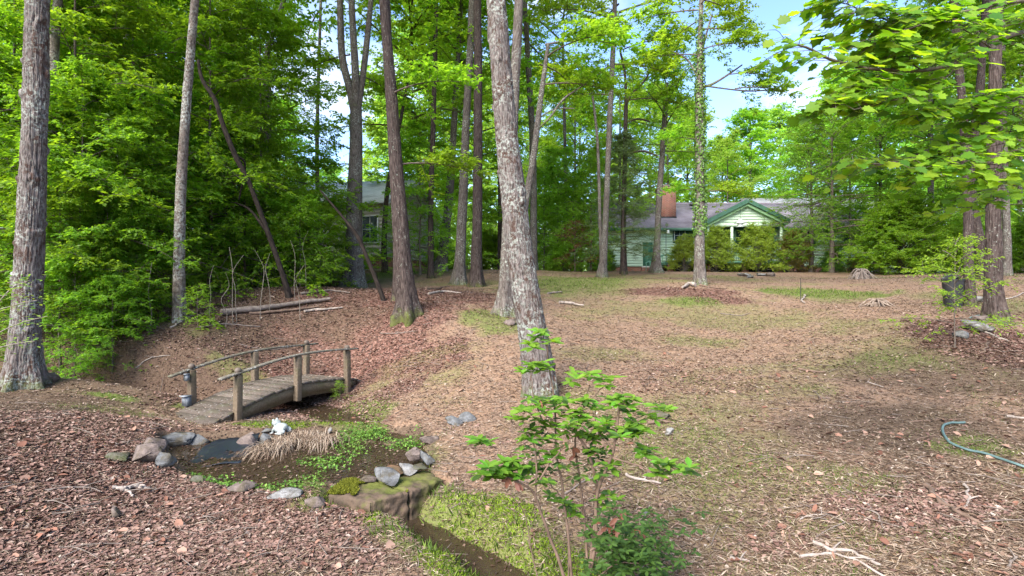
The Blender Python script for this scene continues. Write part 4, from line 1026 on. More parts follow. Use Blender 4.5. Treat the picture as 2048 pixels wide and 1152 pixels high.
# middle distance broadleaf trees
MID = [('mid1', 215, 27, 1.1, LEAF_MID, 'broadleaf tree above the left wood, left of the slim pale trunk'), ('mid2', 320, 24, 1.15, LEAF_MID, 'fresh green broadleaf tree behind the slim pale trunk'),
       ('mid1', 450, 29, 1.1, LEAF_FAR2, 'yellow green broadleaf tree between the slim pale trunk and the fork'), ('mid2', 540, 25, 0.95, LEAF_FAR2, 'bright green tree left of the forked tree'),
       ('mid1', 60, 24, 1.1, LEAF_UNDER, 'dark green broadleaf tree behind the thick left trunk'), ('mid2', -60, 20, 1.1, LEAF_UNDER, 'dark broadleaf tree at the left frame edge'),
       ('mid1', 860, 33, 1.15, LEAF_MID, 'broadleaf tree over the beige house gable'), ('mid2', 950, 30, 1.1, LEAF_MID, 'broadleaf tree behind the pair of middle trunks'), ('mid2', 1150, 40, 1.05, LEAF_FAR2, 'airy yellow green tree right of the leaning middle trunk'),
       ('mid1', 1060, 44, 1.05, LEAF_FAR, 'pale green tree behind the leaning middle trunk'), ('mid2', 1240, 40, 1.1, LEAF_FAR2, 'airy green tree above the cedar'), ('mid1', 1335, 43, 0.95, LEAF_FAR2, 'airy yellow green tree rising behind the chimney'), ('mid2', 1455, 46, 0.85, LEAF_FAR, 'pale airy tree right above the gable peak'), 
       ('mid1', 1860, 30, 1.15, LEAF_UNDER, 'green broadleaf tree behind the right hand dark trunks'), ('mid2', 1990, 24, 1.2, LEAF_UNDER, 'dark leafy tree right of the ridged trunk'), ('mid1', 2110, 22, 1.2, LEAF_UNDER, 'dark leafy tree just past the right frame edge'),
       ('mid2', 1760, 33, 1.0, LEAF_MID, 'green broadleaf tree over the right end of the green house')]
for kind, px, D, s, lm, lab in MID:
    plant(kind, gpos(px, D), s, lab, 'tree', leaf=lm, name='broadleaf_tree')
# beech understory on the left
UND = [('under1', 30, 13, 1.15), ('under1', 150, 12.5, 1.1), ('under2', 165, 11.0, 0.8), ('under1', 265, 14.5, 1.15), ('under2', 318, 15, 1.0), ('under1', 420, 15.5, 1.1), ('under2', 490, 16.5, 0.85), ('under1', 520, 18, 1.1), ('under2', 600, 15.5, 0.45),
       ('under2', 640, 17.5, 0.5), ('under1', 80, 17, 1.3), ('under1', 350, 19, 1.3), ('under1', 190, 19, 1.35), ('under2', -40, 11, 1.1), ('under2', 160, 10.6, 0.55), ('under2', 215, 10.8, 0.4), ('under2', 560, 24, .8), ('under1', 450, 23, 1.1), ('under2', 660, 20, .6), ('under1', 840, 23, 0.85), ('under2', 120, 10.2, 0.6), ('under2', 200, 12, 0.9), ('under2', 150, 9.95, 0.42), ('under2', 225, 10.0, 0.3)]
_ul = ['beech sapling behind the thick left trunk', 'tall layered beech right of the thick left trunk', 'dark drooping beech at the foot of the left wood', 'tall layered beech left of the slim pale trunk', 'young beech just left of the slim pale trunk',
       'tall layered beech right of the slim pale trunk', 'young chestnut leaved beech before the thin curved tree', 'layered beech behind the thin curved tree', 'low bright beech over the fallen log', 'low bright beech left of the forked tree',
       'tall shaded beech deep behind the thick left trunk', 'tall shaded beech behind the slim pale trunk', 'tall shaded beech between the two left trunks', 'beech at the left frame edge', 'low beech shoots behind the thick left trunk', 'low beech shoots over the ditch at left',
       'layered beech before the left end of the beige house', 'tall beech deep in the left wood over the lawn', 'small beech before the beige house front', 'layered beech before the beige house gable', 'low leafy beech shoots right against the thick left trunk', 'bushy beech in the shade over the ditch', 'knee high beech shoots nearest the thick left trunk', 'lowest beech shoots in the middle above the ditch']
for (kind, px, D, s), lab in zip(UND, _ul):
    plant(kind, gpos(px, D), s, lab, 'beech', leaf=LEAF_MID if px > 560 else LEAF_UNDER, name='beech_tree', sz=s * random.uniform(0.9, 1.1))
# saplings' bare stems in the left wood
SAP = sorted([(600, 640, 1.2), (520, 640, 1.5), (538, 625, 1.3), (466, 650, 1.6), (474, 645, 1.4), (450, 655, 1.1), (640, 560, 1.6), (667, 562, 1.8), (676, 560, 1.6), (690, 562, 1.7), (722, 558, 1.4), (655, 565, 1.2), (590, 600, 1.4), (612, 580, 1.5), (300, 660, 1.3), (420, 650, 1.2)])
for i, (px, py, h) in enumerate(SAP):
    b = gp(px, py); r = random.Random(i)
    pts = [(0, 0, -.05)] + [(r.uniform(-.03, .03) * j, r.uniform(-.03, .03) * j, h * j / 4) for j in range(1, 5)]
    V, F, uv = tube_arrays(smooth_path(pts, 14), np.linspace(0.008, 0.003, 14), 6)
    tag(link('bare_sapling', np_mesh('bare_sapling', V, F, True, uv=uv, mat=TWIG_L), loc=b), ORD[i] + ' thin bare sapling stem in the shade of the left wood', 'sapling', 'bare saplings in the left wood')
# named garden plants near the green house
plant('holly', gpos(1664, 29.5), 1.05, 'wide dark evergreen tree before the right half of the green house', 'evergreen tree', name='evergreen_tree', leaf=LEAF_UNDER)
plant('holly', gpos(1622, 31.2), 0.98, 'dark leafy tree behind the wide evergreen, against the roof', 'evergreen tree', name='evergreen_tree', leaf=LEAF_UNDER)
plant('mid2', gpos(1752, 36), 0.95, 'drooping dark tree crown above the round green bush', 'evergreen tree', name='evergreen_tree', leaf=LEAF_UNDER)
plant('mid2', gpos(1700, 33), 0.66, 'dense evergreen just right of the wide one, before the house end', 'evergreen tree', name='evergreen_tree', leaf=LEAF_UNDER)
plant('cedar', gpos(1247, 26), 1.02, 'grey green cedar at the left end of the green house', 'cedar', name='cedar_tree', rz=0.4)
plant('shrub', gpos(1368, 32.5), 0.92, 'yellow green azalea left of the ivy trunk before the porch', 'azalea', name='azalea_shrub', sz=1.1, crown_name='foliage')
plant('shrub', gpos(1432, 32.2), 1.05, 'tall yellow green azalea just right of the ivy trunk', 'azalea', name='azalea_shrub', sz=1.35, crown_name='foliage')
plant('shrub', gpos(1518, 31.6), 1.2, 'largest bronze green azalea before the porch', 'azalea', name='azalea_shrub', sz=1.42, leaf=LEAF_AZALEA, crown_name='foliage')
plant('shrub', gpos(1586, 31.8), 0.95, 'bronze azalea with twiggy brown base, right of the largest one', 'azalea', name='azalea_shrub', sz=1.25, leaf=LEAF_AZALEA_R, crown_name='foliage')
plant('bush', gpos(1800, 27.5), 1.5, 'large round glossy green bush beyond the stumps', 'bush', name='round_bush', leaf=LEAF_MID, crown_name='foliage')
plant('bush', gpos(1665, 31), 0.5, 'small green shrub at the evergreen foot', 'bush', name='round_bush', crown_name='foliage')
plant('shrub', gpos(1716, 33), 0.55, 'low brownish shrub by the brick foundation', 'azalea', name='azalea_shrub', leaf=LEAF_AZALEA_R, crown_name='foliage')
for i, px in enumerate((1088, 1116, 1146, 1182)):
    plant('under2', gpos(px, 29.5 + (i % 3) * 0.8), 0.72 + 0.1 * ((i * 7) % 3), leaf=LEAF_FAR2, label=ORD[i] + ' slender leafy clump in the thicket left of the green house', cat='shrub', group='leafy clumps in the thicket', name='thicket_shrub', crown_name='foliage', sz=0.95 + 0.2 * (i % 2))
plant('sapling', gpos(1150, 27.5), 1.5, 'small dark red leafed maple in front of the leafy thicket', 'maple', name='red_maple', leaf=LEAF_REDM, sz=1.45, crown_name='foliage')
plant('bush', gpos(1125, 29), 0.55, 'low green bush left of the red maple', 'bush', name='round_bush', leaf=LEAF_MID, crown_name='foliage')
plant('bush', gpos(1210, 34), 0.55, 'low dark bush at the corner of the green house', 'bush', name='round_bush', crown_name='foliage')
for px, D, s, lab in ((885, 27, .55, 'dark bush between the leaning pale trunk and the mossy pair'), (480, 24, .8, 'broad dark bush at the left end of the beige house'), (985, 33, .9, 'pale bush beyond the crest left of the middle trunk'), (1890, 30, 1.0, 'bright bush beyond the black bin'), (2080, 26, 1.1, 'bright bush at the right frame edge')):
    plant('bush', gpos(px, D), s, lab, 'bush', name='round_bush', leaf=LEAF_FAR2 if px > 900 else LEAF_MID, crown_name='foliage')
plant('sapling', tuple(gp(1910, 698)), 1.02, 'small fresh green sapling standing before the black bin', 'sapling', name='young_sapling', leaf=LEAF_FAR2, rz=0.3, crown_name='foliage')
plant('sapling', tuple(gp(395, 662)), 0.5, 'tiny green sapling at the foot of the slim pale trunk', 'sapling', name='young_sapling', crown_name='foliage')
plant('sapling', tuple(gp(210, 765)), 0.28, 'small fern like plant above the left ditch', 'sapling', name='young_sapling', leaf=LEAF_UNDER, crown_name='foliage')
plant('sapling', tuple(gp(680, 803)), 0.2, 'small green plant beside the right end of the footbridge', 'sapling', name='young_sapling', crown_name='foliage')

# ------------------------------------------------------------------ green house
W_SIDING = simple_mat('pale_green_siding', (0.58, 0.72, 0.55), (0.52, 0.65, 0.49), 1.5, 0.6, 0.05)
W_TRIM = simple_mat('dark_green_trim', (0.045, 0.11, 0.075), (0.06, 0.14, 0.095), 3, 0.5, 0.05)
W_DOOR = simple_mat('green_door_paint', (0.055, 0.17, 0.11), (0.07, 0.20, 0.13), 3, 0.45, 0.03)
W_RAIL = simple_mat('porch_rail_green', (0.16, 0.34, 0.24), (0.12, 0.27, 0.19), 3, 0.6, 0.05)
def brick_mat(name, c1, c2, mortar, scale=1.0):
    t = NT(name)
    br = t.new('TexBrick'); 
    oc = t.new('TexCoord').outputs['Object']; sp = t.new('SeparateXYZ'); t.l.new(oc, sp.inputs[0])
    cb = t.new('CombineXYZ'); t.l.new(t.math('ADD', sp.outputs['X'], sp.outputs['Y']), cb.inputs['X']); t.l.new(sp.outputs['Z'], cb.inputs['Y'])
    t.l.new(cb.outputs[0], br.inputs['Vector'])
    t.put(br, 'Color1', c1); t.put(br, 'Color2', c2); t.put(br, 'Mortar', mortar)
    t.put(br, 'Scale', 1.0); t.put(br, 'Mortar Size', 0.008); t.put(br, 'Brick Width', 0.215); t.put(br, 'Row Height', 0.075); t.put(br, 'Bias', 0.0)
    n = t.noise(t.coord(), 3, 4, .6)
    c = t.mix(t.math('MULTIPLY', n, 0.35), br.outputs['Color'], tuple(q * 0.45 for q in c1))
    return t.done(t.bsdf(c, 0.9, t.bump(br.outputs['Fac'], -0.5, 0.01), 0.1))
BRICK = brick_mat('red_brick', (0.33, 0.11, 0.07), (0.22, 0.075, 0.05), (0.38, 0.33, 0.28))
def shingle_mat(name, c1, c2):
    t = NT(name); oc = t.coord('Object')
    br = t.new('TexBrick'); t.l.new(oc, br.inputs['Vector']); t.put(br, 'Color1', c1); t.put(br, 'Color2', c2); t.put(br, 'Mortar', tuple(q * 0.6 for q in c1))
    t.put(br, 'Scale', 1.0); t.put(br, 'Mortar Size', 0.012); t.put(br, 'Brick Width', 0.3); t.put(br, 'Row Height', 0.14)
    n = t.noise(oc, 1.2, 5, .6)
    c = t.mix(t.ramp(n, ((.35, 0), (.65, .6))), br.outputs['Color'], tuple(q * 1.35 for q in c2))
    return t.done(t.bsdf(c, 0.9, t.bump(n, .2, .01), 0.15))
SHINGLE = shingle_mat('grey_shingle', (0.13, 0.11, 0.13), (0.19, 0.17, 0.195))
SHINGLE2 = shingle_mat('light_shingle', (0.20, 0.20, 0.22), (0.27, 0.27, 0.29))
GLASS = NT('window_glass'); GLASS = GLASS.done(GLASS.bsdf((0.05, 0.065, 0.07, 1), 0.08, None, 0.6))
WHITE = simple_mat('white_trim_paint', (0.75, 0.76, 0.74), (0.68, 0.69, 0.68), 3, 0.5, 0.03)
BLACK = simple_mat('black_flashing', (0.02, 0.02, 0.022), (0.03, 0.03, 0.03), 3, 0.5, 0.03)
PORCH_SHADE = simple_mat('porch_shade_paint', (0.03, 0.026, 0.022), (0.04, 0.034, 0.03), 3, 0.9, 0.1)
HY = 36.0
def hx(px, D=HY): return (px - 1024) / FPX * D
def hzv(py, D=HY): return (576 - py) / FPX * D
gx0, gx1 = hx(1208), hx(1745)
G0 = hz((gx0 + gx1) / 2, HY)
house = empty('green_house', ((gx0 + gx1) / 2, HY, G0), 'low pale green clapboard house with brick chimney and front gable behind the azaleas', 'house')
HO = Vector(house.location)
def hb(name, x0, x1, y0, y1, z0, z1, mat, parent=house, origin=None):
    og = HO if origin is None else origin
    return MB().box(((x0 + x1) / 2 - og.x, (y0 + y1) / 2 - og.y, (z0 + z1) / 2 - og.z), (abs(x1 - x0), abs(y1 - y0), abs(z1 - z0))).build(name, mat, parent)
zs0, zs1 = hzv(533) , hzv(456) + 0.05           # siding bottom, top
hb('wall', gx0 + 0.03, gx1 - 0.03, HY + 0.06, HY + 8.4, zs0 - 0.02, zs1 + 0.1, W_SIDING)
hb('foundation', gx0 + 0.06, gx1 - 0.06, HY + 0.09, HY + 8.3, G0 - 0.6, zs0 - 0.02, BRICK)
brd = MB(); brd.prism([(0, 0), (-0.028, 0.0), (-0.006, 0.185), (0, 0.185)], -0.5, 0.5, 0)      # x sweep, poly in (y, z)
board_me = brd.mesh('clapboard', W_SIDING)
def boards(x0, x1, y, z0, z1, step=0.175, clip=None):
    z = z0
    while z < z1 - 0.05:
        a, b = x0, x1
        if clip: a, b = clip(z + step * 0.5)
        if b - a > 0.25:
            link('clapboard', board_me, house, loc=((a + b) / 2 - HO.x, y - HO.y, z - HO.z), scale=(b - a, 1.0, 1.0))
        z += step
boards(gx0, gx1, HY + 0.055, zs0, zs1)
for x in (gx0, gx1): hb('corner_board', x - 0.07, x + 0.07, HY - 0.01, HY + 0.16, zs0 - 0.05, zs1, W_TRIM if x == gx0 else W_SIDING)
# main roof, ridge along x
def roof_slab(name, x0, x1, ya, za, yb, zb, th, mat, parent=house, og=None):
    og = HO if og is None else og
    n = Vector((0, -(zb - za), yb - ya)).normalized() * th
    MBx = MB(); MBx.prism([(ya - og.y, za - og.z), (yb - og.y, zb - og.z), (yb - og.y - n.y, zb - og.z - n.z), (ya - og.y - n.y, za - og.z - n.z)], x0 - og.x, x1 - og.x, 0)
    return MBx.build(name, mat, parent)
er = hzv(455, 35.4); rr = hzv(408, 40.2)
roof_slab('roof', gx0 - 0.35, gx1 + 0.35, 35.4, er, 40.2, rr, 0.12, SHINGLE)
roof_slab('roof', gx0 - 0.35, gx1 + 0.35, 45.0, er, 40.2, rr + 0.004, 0.12, SHINGLE)
hb('fascia', gx0 - 0.35, gx1 + 0.35, 35.30, 35.398, er - 0.22, er - 0.02, W_TRIM)
MB().prism([(HY + .07 - HO.y, zs1 - HO.z), (40.2 - HO.y, rr - .15 - HO.z), (44.3 - HO.y, zs1 - HO.z)], gx0 + .03 - HO.x, gx0 + .12 - HO.x, 0).build('gable_wall', W_SIDING, house)
# rear wing roof that shows behind the gable
wx0, wx1 = hx(1505, 42), hx(1900, 42)
hb('rear_wing', wx0 + 1.5, wx1, 42.3, 47, G0, hzv(440, 42), W_SIDING)
roof_slab('rear_roof', hx(1508, 42), wx1, 41.0, hzv(428, 41), 44.5, hzv(396, 44.5), 0.12, SHINGLE2)
# gable over the porch
GY0 = 33.9
ax_, az_ = hx(1495, GY0), hzv(401, GY0)
lx, rx = hx(1418, GY0), hx(1570, GY0); lz, rz_ = hzv(441, GY0), hzv(438, GY0)
bz = hzv(445, GY0)
MB().prism([(lx + .1 - HO.x, bz - HO.z), (rx - .1 - HO.x, bz - HO.z), (ax_ - HO.x, az_ - .1 - HO.z)], GY0 + 0.3 - HO.y, GY0 + 0.42 - HO.y, 1).build('gable_wall', W_SIDING, house)
def gclip(z):
    f = (z - bz) / (az_ - 0.12 - bz)
    return (lx + .15 + (ax_ - lx - .15) * f, rx - .15 - (rx - .15 - ax_) * f)
boards(lx, rx, GY0 + 0.297, bz + 0.02, az_ - 0.15, clip=gclip)
for (xa, za, sgn) in ((lx - .25, lz - .12, 1), (rx + .25, rz_ - .12, -1)):
    d = Vector((ax_ - xa, 0, az_ - za)); n = Vector((-d.z, 0, d.x)).normalized() * (0.12 if sgn > 0 else -0.12)
    q = [(xa - HO.x, za - HO.z), (ax_ - HO.x, az_ - HO.z), (ax_ + n.x - HO.x, az_ + n.z - HO.z), (xa + n.x - HO.x, za + n.z - HO.z)]
    MB().prism(q, GY0 - 0.05 - HO.y, 39.2 - HO.y, 1).build('gable_roof', SHINGLE2 if sgn < 0 else SHINGLE, house)
    q = [(xa - HO.x, za - .15 - HO.z), (ax_ - HO.x, az_ - .15 - HO.z), (ax_ + n.x * .9 - HO.x, az_ + n.z * .9 - HO.z), (xa + n.x * .9 - HO.x, za + n.z * .9 - HO.z)]
    MB().prism(q, GY0 - 0.13 - HO.y, GY0 - 0.052 - HO.y, 1).build('rake_board', W_TRIM, house)
    q = [(xa + .15 * sgn - HO.x, za - .26 - HO.z), (ax_ - HO.x, az_ - .32 - HO.z), (ax_ - HO.x, az_ - .152 - HO.z), (xa - HO.x, za - .152 - HO.z)]
    MB().prism(q, GY0 + 0.0 - HO.y, GY0 + 0.29 - HO.y, 1).build('rake_board', simple_mat('rake_green', (0.25, 0.42, 0.22), None, 3), house)
hb('porch_beam', lx - .1, rx + .1, GY0 + 0.25, GY0 + 0.45, bz - 0.22, bz - 0.003, W_SIDING)
dz0 = hzv(522, 33.6)
for px in (1420, 1468, 1520, 1568): hb('porch_post', hx(px, GY0) - .07, hx(px, GY0) + .07, GY0 + .28, GY0 + .42, dz0, bz - .22, W_SIDING)
dx0, dx1 = hx(1336, 33.6), hx(1605, 33.6)
hb('porch_deck', dx0, dx1, 33.5, HY - 0.02, dz0 - 0.16, dz0, W_RAIL)
for px in (1341, 1415, 1492, 1560, 1603): hb('brick_pier', hx(px, 33.6) - .16, hx(px, 33.6) + .16, 33.55, 33.87, G0 - .5, dz0 - .165, BRICK)
hb('porch_shade_sheet', dx0 + .5, dx1, 35.3, 35.4, G0 - .5, dz0 - .17, PORCH_SHADE)  # near-black sheet that paints the shade below the porch deck
rail_top = hzv(507, 33.6)
hb('porch_rail', dx0, dx1, 33.52, 33.58, rail_top - .05, rail_top, W_RAIL)
bal = MB().box((0, 0, 0), (0.04, 0.035, rail_top - .055 - dz0 - .04)).mesh('baluster', W_RAIL)
x = dx0 + 0.1
while x < dx1:
    link('baluster', bal, house, loc=(x - HO.x, 33.55 - HO.y, (rail_top - .05 + dz0) / 2 - HO.z)); x += 0.135
# porch stair at its left end
for i in range(4):
    hb('porch_step', dx0 - .28 * (i + 1), dx0 - .28 * i - .003, 33.6, 34.6, dz0 - .17 * (i + 1) - .05, dz0 - .17 * (i + 1), W_RAIL)
for yy in (33.62, 34.56):
    MB().tube([(dx0 - 1.15 - HO.x, yy - HO.y, G0 + .55 - HO.z), (dx0 - HO.x, yy - HO.y, rail_top - HO.z)], .035, 6).build('stair_rail', W_RAIL, house)
    for i in range(5):
        xx = dx0 - 1.1 + i * .26; zt = G0 + .55 + (rail_top - G0 - .55) * (i * .26 + .05) / 1.15
        MB().box((xx - HO.x, yy - HO.y, zt - .3 - HO.z), (.035, .03, .6)).build('baluster', W_RAIL, house)
# doors and windows
def window(x0, x1, z0, z1, y, parent, og, frame=WHITE, nx=2, nz=2, name='window'):
    f = MB(); w = .05; d = .07
    cx, cz = (x0 + x1) / 2 - og.x, (z0 + z1) / 2 - og.z; yy = y - og.y
    f.box((cx, yy, z1 + w / 2 - og.z), (x1 - x0 + 2 * w, d, w)); f.box((cx, yy, z0 - w / 2 - og.z), (x1 - x0 + 2 * w + .06, d + .03, w))
    for x in (x0 - w / 2, x1 + w / 2): f.box((x - og.x, yy, cz), (w, d, z1 - z0))
    o = f.build(name, frame, parent)
    MB().box((cx, yy + .01, cz), (x1 - x0, .02, z1 - z0)).build('pane', GLASS, o)
    b = MB()
    for i in range(1, nx): b.box((x0 + (x1 - x0) * i / nx - og.x, yy - .012, cz), (.022, .02, z1 - z0))
    for i in range(1, nz): b.box((cx, yy - .014, z0 + (z1 - z0) * i / nz - og.z), (x1 - x0, .018, .025))
    b.build('sash_bar', frame, o)
    return o
window(hx(1349), hx(1369), hzv(481), hzv(461), HY - .04, house, HO)
for a, b in ((1441, 1462), (1474, 1492), (1520, 1545)): window(hx(a), hx(b), hzv(492), hzv(450), HY - .04, house, HO, W_TRIM, 1, 2)
for a, b, c, d in ((1600, 1625, 492, 464), (1690, 1712, 490, 466)): window(hx(a), hx(b), hzv(c), hzv(d), HY - .04, house, HO, W_TRIM, 2, 2)
hb('shutter', hx(1593), hx(1599), HY - .06, HY - .01, hzv(493), hzv(463), W_TRIM); hb('shutter', hx(1626), hx(1632), HY - .06, HY - .01, hzv(493), hzv(463), W_TRIM)
hb('window_surround', hx(1346), hx(1386), HY - .015, HY + .05, hzv(486), hzv(457), W_TRIM)
d = hb('door', hx(1286), hx(1305), HY - .04, HY + .04, hzv(532), hzv(485), W_DOOR)
MB().sphere((hx(1289) - HO.x, HY - .07 - HO.y, hzv(510) - HO.z), .03).build('door_handle', WHITE, d)
for k_, (za, zb) in enumerate(((528, 512), (508, 490))): MB().box((hx(1295.5) - HO.x, HY - .045 - HO.y, (hzv(za) + hzv(zb)) / 2 - HO.z), (.42, .02, hzv(zb) - hzv(za))).build('door_panel', W_DOOR, d)
hb('door_sill', hx(1283), hx(1308), HY - .25, HY - .045, hzv(535), hzv(532.5), WHITE)
hb('door_step', hx(1280), hx(1312), HY - .8, HY - .26, G0 - .3, hzv(535.5), BRICK)
MB().tube([(hx(1209) - HO.x, HY - .06 - HO.y, G0 - .1 - HO.z), (hx(1209) - HO.x, HY - .06 - HO.y, er - .1 - HO.z)], .04, 8).build('downspout', W_TRIM, house)
# chimney
cy = 37.2
c0, c1 = hx(1320, cy), hx(1352, cy); ct = hzv(374, cy); cb = hzv(436, cy)
ch = hb('chimney', c0, c1, cy, cy + 1.0, cb - .8, ct - .15, BRICK)
hb('chimney_crown', c0 - .05, c1 + .05, cy - .05, cy + 1.05, ct - .15, ct, BRICK, ch, None)
hb('chimney_flue', (c0 + c1) / 2 - .22, (c0 + c1) / 2 + .16, cy + .2, cy + .6, ct + .002, ct + .2, simple_mat('clay_flue', (.2, .16, .13)), ch)
hb('flashing', c0 - .03, c1 + .03, cy - .03, cy + .05, cb - .1, cb + .1, BLACK)
for px in (1383, 1398): hb('roof_vent', hx(px, 39) - .13, hx(px, 39) + .13, 38.8, 39.1, hzv(412, 39), hzv(408, 39) + .02, BLACK)
# hanging lantern on a shepherd hook and hanging bird feeder
b = Vector((hx(1332, 33.2), 33.2, hz(hx(1332, 33.2), 33.2)))
t = empty('lantern_post', b, 'thin pole with a small hanging lantern by the porch stair', 'lantern')
ht = hzv(452, 33.2) - b.z
MB().tube([(0, 0, 0), (0, 0, ht * .6), (0, 0, ht - .1), (.02, 0, ht), (.08, 0, ht + .03), (.12, 0, ht - .05)], .014, 6).build('pole', BLACK, t)
MB().box((.12, 0, ht - .35), (.16, .16, .22), taper=.8).build('lantern_glass', WHITE, t); MB().box((.12, 0, ht - .2), (.2, .2, .06), taper=.3).build('lantern_cap', BLACK, t)
fz = hzv(446, GY0); fx = hx(1477, GY0)
t = empty('bird_feeder', (fx, GY0 - .25, fz - .25), 'white roofed bird feeder hanging before the gable', 'bird feeder')
MB().box((0, 0, .33), (.62, .5, .26), taper=.12).build('feeder_roof', WHITE, t); MB().box((0, 0, .12), (.26, .24, .2)).build('feeder_body', WHITE, t); MB().box((0, 0, 0.0), (.44, .4, .035)).build('tray', WHITE, t)
MB().tube([(0, 0, .45), (0, 0, 1.2)], .008, 5).build('wire', BLACK, t)

# ------------------------------------------------------------------ beige neighbour house
N_SIDING = simple_mat('beige_vinyl', (0.50, 0.45, 0.37), (0.44, 0.40, 0.33), 1.5, 0.6, 0.05)
N_ROOF = shingle_mat('pale_shingle', (0.33, 0.34, 0.36), (0.42, 0.43, 0.46))
N_BRICK = brick_mat('brown_brick', (0.26, 0.10, 0.055), (0.19, 0.075, 0.045), (0.30, 0.25, 0.2))
A = Vector(((768 - 1024) / FPX * 28, 28, 0)); B = Vector(((878 - 1024) / FPX * 36.5, 36.5, 0))
sv = (B - A); sl = sv.length; ang = math.atan2(sv.y, sv.x)              # side wall direction
gz = hz(A.x - 3, 30) - 0.25
nh = empty('beige_house', (A.x, A.y, gz), 'beige clapboard house with brown brick base half hidden by the left beeches', 'house', rz=ang - PI / 2)
# local: +y along the side wall (away), -x along the front wall to the left
FZ = (576 - 513) / FPX * 28 - gz; EZ = FZ + 2.75; RZ = EZ + 1.9; LW = 9.5
def nb(name, x0, x1, y0, y1, z0, z1, mat, parent=nh): return MB().box(((x0 + x1) / 2, (y0 + y1) / 2, (z0 + z1) / 2), (abs(x1 - x0), abs(y1 - y0), abs(z1 - z0))).build(name, mat, parent)
nb('wall', -LW, -.03, .03, sl - .03, FZ, EZ, N_SIDING)
nb('foundation', -LW + .05, -.06, .06, sl - .06, -1.2, FZ - .003, N_BRICK)
MB().prism([(.03, EZ), (sl / 2, RZ - .1), (sl - .03, EZ)], -.12, -.031, 0).build('gable_wall', N_SIDING, nh)
pl = MB(); pl.prism([(0, 0), (-0.024, 0.0), (-0.004, 0.205), (0, 0.205)], -0.5, 0.5, 0); nbm = pl.mesh('clapboard', N_SIDING)
z = FZ
while z < RZ - .3:
    if z < EZ - .1: link('clapboard', nbm, nh, loc=(-LW / 2, .03, z), scale=(LW, 1, 1))
    f = max(0, (z + .1 - EZ) / (RZ - EZ)); ya, yb = sl / 2 * f, sl - sl / 2 * f
    link('clapboard', nbm, nh, loc=(-.027, (ya + yb) / 2, z), rot=(0, 0, PI / 2), scale=(yb - ya, 1, 1))
    z += .2
for ya, yb in ((-.45, sl / 2), (sl + .45, sl / 2)):
    za = EZ - .12; n = .12
    MB().prism([(ya, za), (yb, RZ), (yb, RZ + n), (ya, za + n)], -LW - .3, .35, 0).build('roof', N_ROOF, nh)
    MB().prism([(ya, za - .1), (yb, RZ - .1), (yb, RZ - .003), (ya, za - .003)], .25, .352, 0).build('rake_board', WHITE, nh)
nb('corner_board', -.06, .02, -.02, .08, FZ, EZ, WHITE); nb('corner_board', -.06, .02, sl - .08, sl + .02, FZ, EZ, WHITE)
for x0, x1 in ((-1.15, -.35), (-4.3, -3.4), (-6.0, -5.1), (-7.6, -6.8)):
    window(x0 + nh.location.x, x1 + nh.location.x, FZ + .75 + nh.location.z, FZ + 2.05 + nh.location.z, -.03 + nh.location.y, nh, nh.location, WHITE, 2, 2)
nb('concrete_step', -2.1, -.9, -1.0, -.03, -.6, .35, simple_mat('concrete_grey', (.36, .36, .35), (.28, .28, .27)))
for x in (-7.9, -6.6, -5.3, -4.0):
    nb('porch_post', x - .05, x + .05, -1.6, -1.5, -.3, EZ - .2, WHITE)
nb('porch_rail', -7.9, -4.0, -1.57, -1.53, FZ + .8, FZ + .86, WHITE); nb('porch_deck', -8.0, -3.9, -1.7, -.04, FZ - .15, FZ - .03, WHITE); nb('porch_base', -7.9, -4.0, -1.6, -.08, -1.0, FZ - .155, N_BRICK)
# ------------------------------------------------------------------ footbridge
def wood_mat(name, c1, c2, lich, la=0.62, moss=0.5):
    t = NT(name); v = t.coord('Object', (9, 9, 9)); oi = t.new('ObjectInfo').outputs['Random']
    n1 = t.noise(t.coord('UV', (1, 1, 1)), 1, 2); 
    g = t.noise(t.coord('Object', (2.5, 2.5, 2.5)), 14, 6, .7)
    n = t.noise(v, 3, 6, .7)
    c = t.mix(t.ramp(g, ((.35, 0), (.65, 1))), c1, c2)
    c = t.mix(t.math('MULTIPLY', oi, .6), c, tuple(q * .5 for q in c1))
    c = t.mix(t.math('MULTIPLY', t.ramp(n, ((la, 0), (la + .04, 1))), .8), c, lich)
    ms = t.noise(t.coord('Object'), 4, 4, .6)
    c = t.mix(t.math('MULTIPLY', t.ramp(ms, ((.5, 0), (.68, 1))), moss), c, (.075, .085, .025))
    return t.done(t.bsdf(c, .9, t.bump(n, .5, .006, t.bump(g, .4, .004)), .12))
WOOD_POST = wood_mat('weathered_post', (.11, .08, .052), (.20, .15, .105), (.33, .31, .25), .66, .5)
WOOD_PLANK = wood_mat('weathered_plank', (.075, .058, .045), (.16, .13, .11), (.42, .42, .39), .62, .3)
WOOD_RAIL = wood_mat('lichened_rail', (.09, .075, .058), (.17, .15, .125), (.36, .365, .33), .57, .25)
WOOD_BEAM = wood_mat('weathered_beam', (.12, .085, .052), (.22, .165, .105), (.33, .31, .24), .68, .45)
FL = Vector((-3.99, 8.0)); FR = Vector((-2.99, 10.0)); RL = Vector((-4.92, 8.46)); RR = Vector((-3.92, 10.46))
axd = (FR - FL).normalized(); perp = (RL - FL).normalized(); BL = (FR - FL).length; BWd = (RL - FL).length
bo = (FL + RL) / 2; bridge_ang = math.atan2(axd.y, axd.x)
bridge = empty('footbridge', (bo.x, bo.y, -1.92), 'small arched weathered wood footbridge with ball topped posts and bent rails', 'bridge', rz=bridge_ang)
